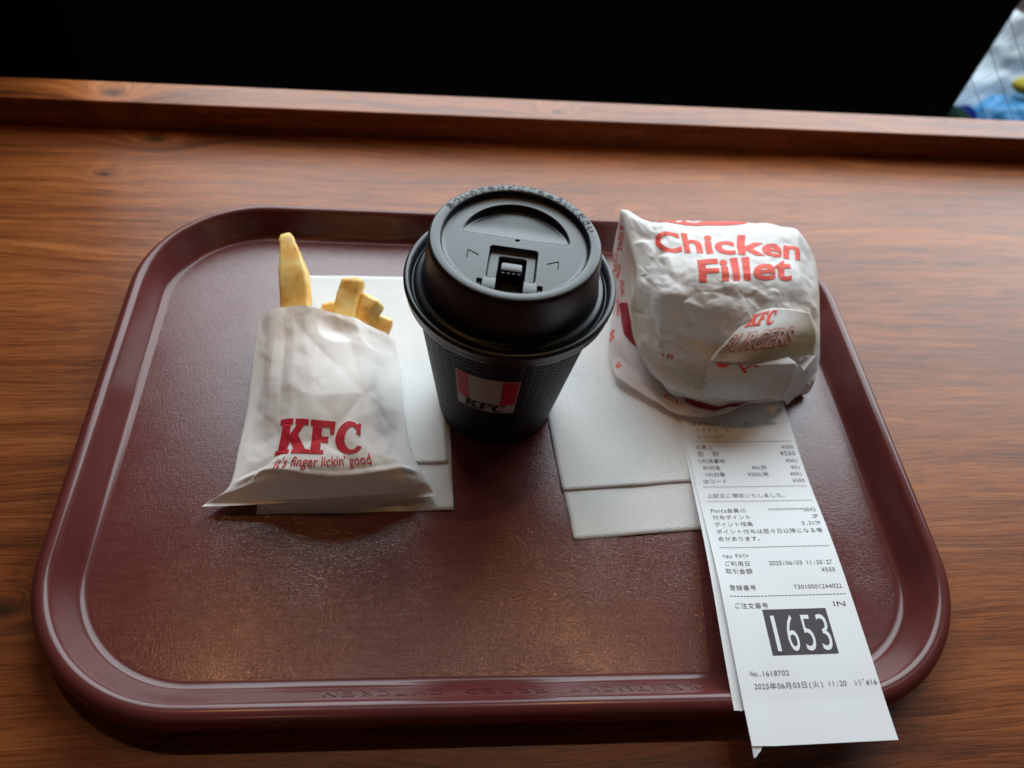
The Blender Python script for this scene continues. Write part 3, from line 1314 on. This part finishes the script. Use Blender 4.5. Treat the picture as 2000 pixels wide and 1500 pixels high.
def rec_fn(off, sl=0.0):
    def g(u, v):     # u across 0..6 from the left edge, v down from the hidden top
        f_ = v / RECL
        xl = 9.72 - 0.78 * f_ + 0.10 * math.sin(f_ * 5)
        y = 1.35 - v * 0.995
        z = rec_z(y)
        z += 0.10 * (u / 6 - 0.5) ** 2 * (1 - f_) + 0.03 * noise.noise(Vector((u * 0.3, v * 0.3, 7)))
        # the left edge lifts a little over the folded layer
        z += 0.12 * sstep(1.2, 0.0, u) * sstep(6, 12, v)
        return (xl + u * (1.012 + 0.022 * f_) + sl, y + 0.02 * (u - 3), z + off)
    return g


rec = empty("paper_receipt", (12, -7, 0.5))
tag(rec, "long white printed paper receipt hanging over the near edge of the tray", "receipt")
g = rec_fn(0)
vs, fs = grid(24, 120, lambda u, v: g(6 * u, -0.9 + (RECL + 0.9) * v))
unp(mk("top_layer", vs, fs, M_REC, None), rec)


def under(u, v):
    y = 1.0 - 16.35 * v
    f_ = v
    xl = 9.62 - 0.98 * f_ + 0.10 * math.sin(f_ * 5)
    z = rec_z(y) - 0.05 - 0.04 * f_
    if v > 0.985:
        y += 0.10 * noise.noise(Vector((u * 30, 3, 1)))
    return (xl + 5.7 * u, y + 0.06 * (1 - u), z)


vs, fs = grid(60, 90, under)
unp(mk("folded_under_layer", vs, fs, M_REC, None), rec)
# the torn corner peeking out below the printed end
e0, e1, e2, e3 = Vector(g(0.02, RECL - 3.0)), Vector(g(0.02, RECL)), Vector(g(0.42, RECL)), Vector(g(1.2, RECL - 3.0))
tip = [e0 + Vector((-0.02, 0, -0.05)), e1 + Vector((-0.02, 0.05, -0.05)), e1 + Vector((-0.02, -0.42, -0.10)), e1 + Vector((0.10, -0.37, -0.09)), e1 + Vector((0.20, -0.24, -0.08)), e1 + Vector((0.27, -0.20, -0.06)), e2 + Vector((0, -0.02, -0.05)), e3 + Vector((0, 0, -0.06))]
unp(mk("torn_corner", tip, [tuple(range(8))], M_REC, None, False), rec)

em = 0.325


def put_line(P):
    unp(P.drape("printed_line", lambda a, b: rec_fn(0.012)(a, -b), M_GREYINK, None, 0.5), rec)



def row(v, left=None, right=None, lx=0.42, rx=5.78, e=em, h=None, mid=None, sx=1.0):
    yb = -(v + 0.13)
    P = Flat()
    if left:
        P.mono(left, lx, yb, e, h or e, 'l', sx=sx)
    if right:
        P.mono(right, rx, yb, e, h or e, 'r', sx=sx)
    if mid:
        P.mono(mid[0], mid[1], yb, e, h or e, 'r', sx=sx)
    put_line(P)


def dash(v, x0=0.38, x1=5.7, d=0.16, w=0.035):
    x_ = x0
    P = Flat()
    while x_ < x1:
        P.rect(x_, -v - w / 2, x_ + d * 0.68, -v + w / 2)
        x_ += d
    put_line(P)


row(0.95, "１チキンフィレ\u3000\u3000円", "¥550", lx=0.5, rx=5.2)
row(1.38, "１ポテト\u3000Ｓ", lx=0.6)
row(1.80, "１コーヒー", lx=0.6)
dash(2.16)
row(2.52, "お買上", "¥550")
row(2.97, "合\u3000計", "¥550", e=0.42)
row(3.42, "(内消費税", "¥50)")
row(3.86, "\u20098%対象".replace("\u2009", " "), "¥0)", mid=("¥0(税", 4.0))
row(4.30, " 10%対象", "¥50)", mid=("¥550(税", 4.0))
row(4.74, "QRコード", "¥550")
dash(5.12)
row(5.68, "上記正に領収いたしました。")
dash(6.06)
row(6.64, "Ponta会員ID", "***********0042")
row(7.07, "付与ポイント", "2P")
row(7.50, "ポイント残高", "5,317P")
row(7.95, "ポイント付与は翌々日以降になる場", sx=1.02)
row(8.38, "合があります。")
dash(8.90)
row(9.36, "<au PAY>")
row(9.80, "ご利用日", "2025/06/03 11:20:27", rx=5.65)
row(10.22, "取引金額", "¥550", rx=5.65)
row(11.10, "登録番号", "T3010001244022", rx=5.72)
dash(11.55)
row(12.02, "ご注文番号", lx=0.45)
P = Flat()
P.text("IN", 5.05, -12.17, w=0.55, h=0.36)
put_line(P)
row(15.18, "No.1618702", lx=0.55, sx=1.05)
row(15.72, "2025年06月03日(火) 11:20  ﾚｼﾞ#16", lx=0.62, sx=1.015)
B = Flat()
B.rect(1.72, -14.42, 4.62, -12.24)
unp(B.drape("order_number_block", lambda a, b: rec_fn(0.010)(a, -b), M_BOXINK, None, 0.4), rec)
B = Flat()
for i, ch in enumerate("1653"):
    B.text(ch, 1.72 + 0.36 + i * 0.725, -14.25, w=0.17 if ch == '1' else 0.47, h=2.5, bold=-0.004, align='c')
unp(B.drape("order_number_digits", lambda a, b: rec_fn(0.018)(a, -b), M_REC, None, 0.4), rec)

# ------------------------------------------------------------------ bag of fries
BAG = [
[(-14.28, -4.92, 0.9), (-11.51, -4.89, 1.1), (-8.68, -4.77, 1.2), (-6.3, -4.52, 1.1), (-3.65, -4.21, 0.8)],
[(-13.25, -4.3, 1.4), (-10.93, -4.34, 2.6), (-8.56, -4.57, 3.0), (-6.27, -4.3, 2.6), (-4.17, -3.53, 1.2)],
[(-13.16, -2.21, 1.3), (-10.95, -2.76, 3.0), (-8.88, -3.07, 3.5), (-7.03, -2.84, 3.2), (-4.9, -1.79, 1.3)],
[(-13.13, 0.36, 1.2), (-11.12, -0.17, 3.2), (-9.06, -0.6, 4.0), (-7.17, -0.24, 3.6), (-5.27, 0.44, 1.3)],
[(-13.25, 3.67, 1.3), (-11.44, 2.7, 3.3), (-9.52, 1.97, 4.2), (-7.56, 2.22, 3.8), (-5.57, 3.28, 1.4)],
[(-13.29, 6.29, 1.6), (-11.79, 5.58, 3.2), (-10.02, 4.63, 4.3), (-7.91, 3.94, 4.2), (-5.83, 4.68, 2.0)]]


BF1, BF2, BF3 = Facet(0.95, 1.05, 0.13, 3), Facet(0.36, 0.42, 0.036, 8), Facet(0.15, 0.18, 0.012, 12)


def bagwr(s, t, p):
    k = sstep(0.0, 0.6, t) * sstep(0.0, 0.35, s) * sstep(4.0, 3.65, s)
    h = BF1(s, t) + BF2(s, t) + BF3(s, t)
    # long folds running up from the seam and one down the left side
    h += -0.12 * max(0, 1 - abs((s - 0.82) - 0.05 * t) / 0.30) * sstep(1.2, 3.4, t) * sstep(5.0, 4.2, t)
    h += 0.12 * sstep(4.2, 5.0, t)
    h += 0.16 * max(0, 1 - abs((s - 3.35) + 0.12 * (t - 2)) / 0.25)
    h += -0.25 * max(0, 1 - math.hypot((s - 2.55) / 0.5, (t - 4.55) / 0.35))
    h += -0.22 * max(0, 1 - math.hypot((s - 0.55) / 0.45, (t - 2.1) / 0.55))
    h += 0.12 * max(0, 1 - abs(t - 1.05 - 0.12 * math.sin(s * 2.2)) / 0.16)
    return h * k


bagS = Surf(BAG, bagwr)
bag = empty("fries_bag", (-9, 0, 0.5))
tag(bag, "small white paper bag holding french fries, lying on the left napkin", "paper bag")


def bag_front(u, v):
    return bagS.at(4 * u, 5 * v)


def bag_back(u, v):
    a, b = bagS.raw(0, 5 * v), bagS.raw(4, 5 * v)
    p = a.lerp(b, u)
    sm = sstep(0.0, 0.10, v)
    z = 0.60 * sm + (bagS.raw(4 * u, 0).z) * (1 - sm)
    e = min(u, 1 - u)
    q = bagS.raw(4 * u, 0)
    xy = Vector((p.x, p.y, 0)).lerp(Vector((q.x, q.y, 0)), 1 - sstep(0.0, 0.05, v))
    y = xy.y + (2.4 if v > 0.5 else 0) * 0 + 0.7 * v * math.sin(math.pi * u)
    return Vector((xy.x, y, max(z, 0.56)))


nu, nv = 110, 130
vF, fF = grid(nu, nv, bag_front)
vB, fB = grid(nu, nv, bag_back)
n0 = len(vF)
vs = vF + vB
fs = fF + [tuple(i + n0 for i in reversed(f_)) for f_ in fB]
W_ = nu + 1
for j in range(nv):
    fs.append((j * W_, (j + 1) * W_, (j + 1) * W_ + n0, j * W_ + n0))
    fs.append(((j + 1) * W_ + nu, j * W_ + nu, j * W_ + nu + n0, (j + 1) * W_ + nu + n0))
for i in range(nu):
    fs.append((i + 1, i, i + n0, i + 1 + n0))
bb = mk("paper_body", vs, fs, M_BAG, None)
unp(bb, bag)
# flattened seam along the bottom edge
sv, sf = grid(60, 3, lambda u, v: Vector(bagS.raw(4 * u, 0)) + Vector((0.35 * (u - 0.5) * v, -0.16 * v - 0.05 * v * math.sin(u * 9), -0.02 + 0.05 * v * math.sin(u * 7))))
unp(mk("bottom_seam", sv, sf, M_BAG, None), bag)
F = Flat()
kfc(F, 0.0, 0.0, 1.0, 1.0, 0.15)
unp(F.drape("red_lettering", lambda a, b: bagS.at(0.90 + 2.04 * a, 1.62 + 0.05 * a + (0.86 - 0.16 * a) * b, 0.030), M_REDBAG, None, 0.05), bag)
F = Flat()
F.text("it's finger lickin' good", 0, 0, w=1.0, h=0.43, bold=0.006, shear=0.35)
unp(F.drape("red_tagline", lambda a, b: bagS.at(0.95 + 2.05 * a, 1.17 + 0.16 * a + b * 1.05, 0.030), M_REDBAG, None, 0.03), bag)

# fries
def fry(pts, w, th, roll, seed, label, taper=1.0, tipcut=0.0):
    """a cut potato stick along pts (tip last)"""
    P_ = [Vector(p) for p in pts]
    n = 26
    bm = bmesh.new()
    rings = []
    m_ = 20
    for i in range(n + 1):
        s = i / n
        p = crv(P_, s * (len(P_) - 1))
        d = (crv(P_, min(1, s + 0.02) * (len(P_) - 1)) - crv(P_, max(0, s - 0.02) * (len(P_) - 1))).normalized()
        a = d.cross(Vector((0, 0, 1))).normalized()
        b = a.cross(d)
        a2 = a * math.cos(roll) + b * math.sin(roll)
        b2 = -a * math.sin(roll) + b * math.cos(roll)
        k = (1 - (1 - taper) * sstep(0.55, 1, s))
        endk = 1.0 if s < 0.97 else math.sqrt(max(0.0, 1 - ((s - 0.97) / 0.03) ** 2)) * 0.35 + 0.65
        ring = []
        for q in range(m_):
            t = 2 * math.pi * q / m_
            ex = 0.26
            cx_ = math.copysign(abs(math.cos(t)) ** ex, math.cos(t))
            cy_ = math.copysign(abs(math.sin(t)) ** ex, math.sin(t))
            v = a2 * (cx_ * w / 2 * k * endk) + b2 * (cy_ * th / 2 * k * endk)
            co = p + v
            co += v.normalized() * (0.05 * noise.noise(co * 1.1 + Vector((seed, 0, 0))) + 0.03 * noise.noise(co * 4 + Vector((seed, 0, 0))))
            co += d * (tipcut * cx_ * sstep(0.8, 1, s))
            ring.append(bm.verts.new(co))
        rings.append(ring)
    for A, B_ in zip(rings[:-1], rings[1:]):
        for q in range(m_):
            bm.faces.new((A[q], A[(q + 1) % m_], B_[(q + 1) % m_], B_[q]))
    c0 = bm.verts.new(sum((v.co for v in rings[0]), Vector()) / m_)
    c1 = bm.verts.new(sum((v.co for v in rings[-1]), Vector()) / m_ + d * 0.04)
    for q in range(m_):
        bm.faces.new((c0, rings[0][(q + 1) % m_], rings[0][q]))
        bm.faces.new((c1, rings[-1][q], rings[-1][(q + 1) % m_]))
    o = from_bm("french_fry", bm, M_FRY, None, True)
    tag(o, label, "french fry", "french fries sticking out of the bag")
    return o


fry([(-10.9, 1.2, 2.2), (-11.05, 5.2, 2.35), (-11.4, 8.0, 3.6), (-11.95, 10.0, 4.4)], 1.55, 1.0, 0.22, 1.0, "longest french fry, curved and pale, at the left of the bag opening", 0.50, 0.0)
fry([(-8.6, 0.5, 2.4), (-8.45, 4.9, 3.3), (-8.05, 6.9, 4.2)], 1.2, 0.95, 0.1, 2.0, "straight blunt french fry at the middle of the bag opening", 0.95, 0.08)
fry([(-8.5, 1.5, 2.0), (-7.62, 4.8, 3.0), (-6.95, 6.0, 3.7)], 1.15, 0.95, 0.25, 3.0, "short french fry with browned tip leaning right of the middle fry", 1.0, -0.05)
fry([(-7.6, 2.4, 1.6), (-6.95, 4.3, 2.1), (-6.4, 5.6, 2.6)], 1.1, 0.95, -0.15, 4.0, "rightmost french fry, barely showing above the bag edge", 0.92, 0.05)
fry([(-9.3, 2.0, 1.6), (-9.4, 5.2, 2.0), (-9.3, 6.75, 2.5)], 1.15, 0.7, 0.1, 5.0, "french fry mostly hidden behind the middle fry", 0.9, 0.1)

# ------------------------------------------------------------------ burger in its wrapper
BUR = [
[(6.85, 11.87, 5.6), (8.23, 10.44, 6.2), (10.15, 10.03, 6.5), (12.48, 9.96, 6.6), (14.93, 10.06, 6.5), (16.71, 10.07, 6.2), (17.82, 9.65, 5.0)],
[(7.18, 9.59, 5.3), (8.39, 8.31, 6.5), (9.9, 7.74, 6.9), (11.83, 7.61, 7.0), (14.25, 7.8, 6.8), (16.35, 8.25, 6.2), (18.17, 8.81, 4.6)],
[(7.31, 7.83, 5.0), (8.31, 6.0, 6.4), (9.75, 5.55, 6.9), (11.64, 5.46, 7.0), (13.7, 5.65, 6.8), (15.91, 6.2, 6.0), (17.98, 7.12, 4.2)],
[(7.21, 6.83, 4.4), (8.23, 4.7, 5.8), (9.66, 4.36, 6.4), (11.5, 4.15, 6.5), (13.58, 4.35, 6.2), (15.65, 4.65, 5.4), (17.83, 5.68, 3.6)],
[(7.17, 6.43, 3.2), (8.18, 3.9, 4.3), (9.56, 3.31, 5.0), (11.32, 2.92, 5.3), (13.37, 3.26, 5.2), (15.45, 3.89, 4.6), (17.77, 4.67, 3.0)],
[(7.29, 5.32, 2.3), (8.36, 2.96, 2.9), (9.82, 2.4, 3.4), (11.42, 2.27, 3.6), (13.43, 2.7, 3.8), (15.54, 3.11, 3.4), (17.84, 3.84, 2.2)],
[(7.75, 4.43, 1.6), (8.87, 2.43, 1.6), (10.13, 1.77, 1.8), (11.44, 1.46, 2.0), (13.58, 2.05, 2.0), (15.81, 2.45, 1.8), (17.49, 2.73, 1.5)],
[(8.37, 4.26, 0.7), (9.41, 2.55, 0.7), (10.47, 2.0, 0.7), (11.87, 1.67, 0.7), (13.94, 1.85, 0.8), (15.74, 2.07, 0.9), (17.26, 2.55, 0.8)]]


UF1, UF2, UF3 = Facet(1.15, 1.05, 0.26, 41), Facet(0.45, 0.42, 0.15, 5), Facet(0.19, 0.19, 0.045, 6)


def burwr(s, t, p):
    k = sstep(-0.05, 0.4, s) * sstep(6.05, 5.5, s)
    calm = 1 - 0.80 * sstep(2.9, 2.2, t) * sstep(0.9, 1.5, s)
    h = (UF1(s, t) + UF2(s, t)) * calm + UF3(s, t) * (0.4 + 0.6 * calm)
    return h * k


burS = Surf(BUR, burwr)
bur = empty("wrapped_burger", (12.5, 6, 0.5))
tag(bur, "burger wrapped in white paper with red print, at the far right of the tray", "burger")
full = [[(8.6, 9.6, 0.6), (9.2, 10.3, 0.6), (10.6, 10.8, 0.6), (12.4, 11.0, 0.6), (14.6, 10.9, 0.6), (16.3, 10.4, 0.6), (17.2, 9.4, 0.6)],
        [(7.6, 11.2, 3.0), (8.6, 11.1, 3.4), (10.3, 11.2, 3.6), (12.4, 11.3, 3.6), (14.8, 11.2, 3.6), (16.6, 10.9, 3.4), (17.8, 9.9, 3.0)]] + BUR + \
       [[(9.2, 4.8, 0.45), (9.8, 3.2, 0.45), (10.8, 2.6, 0.45), (12.1, 2.3, 0.45), (14.0, 2.5, 0.45), (15.4, 2.8, 0.45), (16.6, 3.4, 0.45)]]


def wr_full(s, t, p):
    return burwr(s, t - 2, p)


full2 = []
for row_ in full:
    L0, R0 = Vector(row_[0]), Vector(row_[-1])
    c_ = Vector((12.4, 6.6, 0))
    zl = 0.5
    a = L0.lerp(Vector((c_.x, c_.y, L0.z)), 0.13)
    a.z = max(0.5, L0.z * 0.60)
    b = R0.lerp(Vector((c_.x, c_.y, R0.z)), 0.02)
    b.z = max(0.5, R0.z * 0.5)
    a2 = L0.lerp(Vector((c_.x, c_.y, L0.z)), 0.27)
    a2.z = 0.48
    b2 = R0.lerp(Vector((c_.x, c_.y, R0.z)), 0.10)
    b2.z = 0.48
    full2.append([tuple(a2), tuple(a)] + list(row_) + [tuple(b), tuple(b2)])
fullS = Surf(full2, lambda s, t, p: burwr(s - 2, t - 2, p) + 0.10 * (crumple(p, 1.0, 3.3, 0.5) * (1 - sstep(1.6, 2.3, s)) + crumple(p, 1.0, 5.1, 0.5) * sstep(7.7, 8.4, s)), 0.6)


def outward(s, t):
    p = fullS.raw(s, t)
    n = fullS.nrm0(s, t)
    c_ = Vector((12.4, 6.0, 2.0))
    if n.dot(p - c_) < 0:
        n = -n
    q = p + n * fullS.wr(s, t, p)
    q.z = max(q.z, 0.46)
    return q


vs, fs = grid(230, 230, lambda u, v: outward(10 * u, 10 * v))
wb_ = mk("wrapper", vs, fs, M_WRAP, None)
unp(wb_, bur)


def bfn(s, t, off=0.035):
    p = fullS.raw(s + 2, t + 2)
    n = fullS.nrm0(s + 2, t + 2)
    c_ = Vector((12.4, 6.0, 2.0))
    if n.dot(p - c_) < 0:
        n = -n
    return p + n * (fullS.wr(s + 2, t + 2, p) + off)


F = Flat()
F.text("Chicken", 0, 0, w=1.0, h=1.0, bold=0.028)
unp(F.drape("red_lettering", lambda a, b: bfn(0.78 + 4.28 * a, 1.36 - 0.04 * a - 0.98 * b, 0.024), M_REDW, None, 0.035), bur)
F = Flat()
F.text("Fillet", 0, 0, w=1.0, h=1.0, bold=0.028)
unp(F.drape("red_lettering", lambda a, b: bfn(2.06 + 2.66 * a, 2.46 - 0.36 * a - 1.18 * b, 0.024), M_REDW, None, 0.035), bur)
F = Flat()
# the lozenge with a swash cut out of it near the far edge
lo = []
for i in range(40):
    a = 2 * math.pi * i / 40
    lo.append((2.35 + 1.12 * math.copysign(abs(math.cos(a)) ** 0.7, math.cos(a)), 0.02 + 0.27 * math.copysign(abs(math.sin(a)) ** 0.8, math.sin(a))))
F.poly(lo)
unp(F.drape("red_badge", lambda a, b: bfn(a, b, 0.035), M_REDW, None, 0.10), bur)
F = Flat()
F.line([(1.72, 0.16), (1.95, -0.04), (2.12, -0.10), (2.02, 0.10), (2.20, 0.14), (2.38, -0.02), (2.50, -0.12)], 0.085)
F.text("original", 2.50, -0.02, w=0.85, h=-0.22, bold=0.01, shear=0.2)
unp(F.drape("badge_lettering", lambda a, b: bfn(a, b, 0.06), M_WRAPW, None, 0.05), bur)
F = Flat()
F.text("n", 1.18, 0, w=0.25, h=0.30, bold=0.03, shear=0.2)
F.line([(1.02, 0.16), (1.08, 0.06)], 0.06)
unp(F.drape("red_letter_fragment", lambda a, b: bfn(a, 4.98 - b, 0.04), M_REDW, None, 0.05), bur)

# folded flaps on the near face
F1 = [[(12.66, 3.7, 5.75), (14.2, 3.95, 6.0), (16.3, 4.5, 5.15)],
      [(11.49, 2.46, 5.3), (13.6, 2.4, 5.6), (16.9, 3.8, 4.2)],
      [(10.45, 1.67, 4.2), (12.75, 1.4, 4.55), (17.0, 3.3, 3.2)]]
F2 = [[(10.45, 1.67, 4.2), (12.57, 1.3, 4.5), (15.17, 1.7, 4.2)],
      [(10.29, 1.11, 3.4), (12.47, 0.8, 3.6), (15.11, 1.39, 3.3)],
      [(10.25, 0.77, 2.5), (12.49, 0.54, 2.5), (14.67, 0.72, 2.6)]]
FF1, FF2 = Facet(0.6, 0.6, 0.07, 14), Facet(0.7, 0.8, 0.06, 15)
F1S = Surf(F1, lambda s, t, p: FF1(s, t))
F2S = Surf(F2, lambda s, t, p: FF2(s, t))


def flap_mesh(name, SF, m, tuck):
    vs, fs = grid(40, 40, lambda u, v: SF.at(SF.ns * u, SF.nt * v))
    n = len(vs)
    W_ = 41
    # a narrow return all round, so the flap joins the body instead of floating
    ring = list(range(W_)) + [W_ * j + 40 for j in range(1, 41)] + list(range(W_ * 41 - 2, W_ * 40 - 1, -1)) + [W_ * j for j in range(39, 0, -1)]
    vv = list(vs)
    for i in ring:
        p = Vector(vs[i])
        c_ = Vector((13, 7.5, 2.6))
        vv.append(p + (c_ - p).normalized() * tuck)
    k = len(ring)
    for i in range(k):
        fs.append((ring[i], n + i, n + (i + 1) % k, ring[(i + 1) % k]))
    return unp(mk(name, vv, fs, m, None), bur)


flap_mesh("folded_flap", F1S, M_WRAP, 1.1)
flap_mesh("folded_flap", F2S, M_WRAPW, 0.7)
# a small pointed fold right of the lower flap
tri = [(15.26, 1.63, 4.2), (14.67, 0.72, 2.6), (15.6, 1.25, 1.2), (17.0, 2.45, 1.3), (17.4, 2.9, 2.3), (16.9, 2.95, 3.5), (16.0, 2.0, 3.3)]
unp(mk("corner_fold", tri + [(15.9, 3.2, 2.4)], [(0, 1, 6), (1, 2, 3, 6), (6, 3, 4, 5), (0, 6, 5, 7), (2, 7, 3)], M_WRAPW, None, False), bur)
F = Flat()
kfc(F, 0, 0, 1.0, 1.0, 0.12)
unp(F.drape("red_lettering", lambda a, b: F1S.at(0.12 + 0.80 * a, 0.62 - 0.03 * a - 0.52 * b, 0.035), M_REDW, None, 0.05), bur)
# outlined word: letters as thin double lines, built from the glyph and a smaller glyph on top
F = Flat()
F.text("BURGERS", 0, 0, w=1.0, h=1.0, bold=0.040)
unp(F.drape("red_outlined_lettering", lambda a, b: F1S.at(-0.03 + 1.50 * a, 1.62 - 0.25 * a - 0.95 * b, 0.030), M_REDL, None, 0.03), bur)
F = Flat()
F.text("BURGERS", 0.005, 0.012, w=0.990, h=0.97, bold=0.008)
unp(F.drape("lettering_fill", lambda a, b: F1S.at(-0.03 + 1.50 * a, 1.62 - 0.25 * a - 0.95 * b, 0.045), M_WRAP, None, 0.03), bur)
# pieces of letters cut off by the lower fold
F = Flat()
arc = [(0.32 + 0.16 * math.cos(math.radians(180 + i * 18)), -0.03 - 0.22 * abs(math.sin(math.radians(i * 18)))) for i in range(11)]
F.poly(arc)
F.line([(0.70, -0.03), (0.88, -0.42)], 0.07)
F.line([(0.98, -0.03), (0.82, -0.26)], 0.06)
F.line([(1.04, -0.02), (1.12, -0.12)], 0.07)
F.line([(0.02, -1.18), (0.05, -1.22)], 0.06)
unp(F.drape("red_letter_fragment", lambda a, b: F2S.at(a, -b, 0.03), M_REDW, None, 0.05), bur)

# the loose skirt of thin wrapper on the left and below
OUT = [(6.85, 11.87, 5.6), (6.6, 10.6, 3.6), (6.55, 9.2, 2.2), (6.6, 7.6, 1.4), (6.1, 5.1, 1.15), (6.33, 3.25, 1.0), (7.9, 1.95, 0.95), (9.59, 0.68, 0.9), (10.9, 0.42, 1.05), (12.2, 0.62, 1.2), (13.6, 1.25, 1.25), (15.0, 1.75, 1.1)]
INN = [(7.5, 11.0, 5.0), (7.6, 10.2, 4.0), (7.6, 9.0, 3.0), (7.6, 7.6, 2.4), (7.7, 6.0, 1.6), (8.3, 4.6, 0.9), (9.3, 3.4, 0.62), (10.3, 2.7, 0.6), (11.4, 2.3, 0.6), (12.6, 2.2, 0.6), (14.0, 2.3, 0.65), (15.4, 2.5, 0.75)]
MID = [tuple((Vector(a) * 0.5 + Vector(b) * 0.5) + Vector((0, 0, -0.12 if i > 5 else 0.25))) for i, (a, b) in enumerate(zip(OUT, INN))]
SF1, SF2 = Facet(0.9, 0.9, 0.14, 51), Facet(0.35, 0.4, 0.045, 52)
skS = Surf([INN, MID, OUT], lambda s, t, p: (SF1(s, t) + SF2(s, t)) * sstep(0, 0.3, t), 0.7)
vs, fs = grid(140, 24, lambda u, v: skS.at(11 * u, 2 * v))
for i, p in enumerate(vs):
    if p[2] < 0.50:
        vs[i] = (p[0], p[1], 0.50)
unp(mk("loose_wrapper_skirt", vs, fs, M_SKIRT, None), bur)
for pl in ([(2.9, 1.25), (3.9, 0.95), (4.6, 0.35), (4.0, 0.2), (3.0, 0.5)],
           [(6.6, 0.05), (7.2, 1.05), (8.4, 1.55), (9.4, 1.45), (10.2, 0.9), (10.4, 0.1), (8.5, 0.02)]):
    F = Flat()
    F.poly(pl)
    unp(F.drape("red_print_patch", lambda a, b: Vector(skS.at(a, b, 0.02)) + Vector((0, 0, 0.03)), M_REDD, None, 0.12), bur)
F = Flat()
F.text("Fillet", 0, 0.1, w=0.75, h=-0.9, bold=0.02, shear=-0.2)
F.text("Chick", 0.75, -0.3, w=0.6, h=-0.6, bold=0.02)
F.text("burger", 1.75, 0.5, w=0.6, h=-0.6, bold=0.02)
F.text("et", 3.2, -0.35, w=0.3, h=-0.7, bold=0.02)
F.text("n", 4.3, -0.3, w=0.16, h=-0.6, bold=0.02)
F.text("ick", 1.15, 0.05, w=0.5, h=-0.5, bold=0.02)
F.text("ken", 2.35, 0.0, w=0.55, h=-0.5, bold=0.02)
unp(F.drape("red_letter_fragment", lambda a, b: Vector(skS.at(0.35 + a, 1.25 - b, 0.03)), M_REDW, None, 0.05), bur)
F = Flat()
F.text("C", 0, 0, w=0.35, h=0.6, bold=0.02)
F.text("L", 0.42, 0, w=0.2, h=0.5, bold=0.02)
unp(F.drape("red_letter_fragment", lambda a, b: Vector(skS.at(6.35 + a, 1.35 - b, 0.03)), M_REDW, None, 0.05), bur)
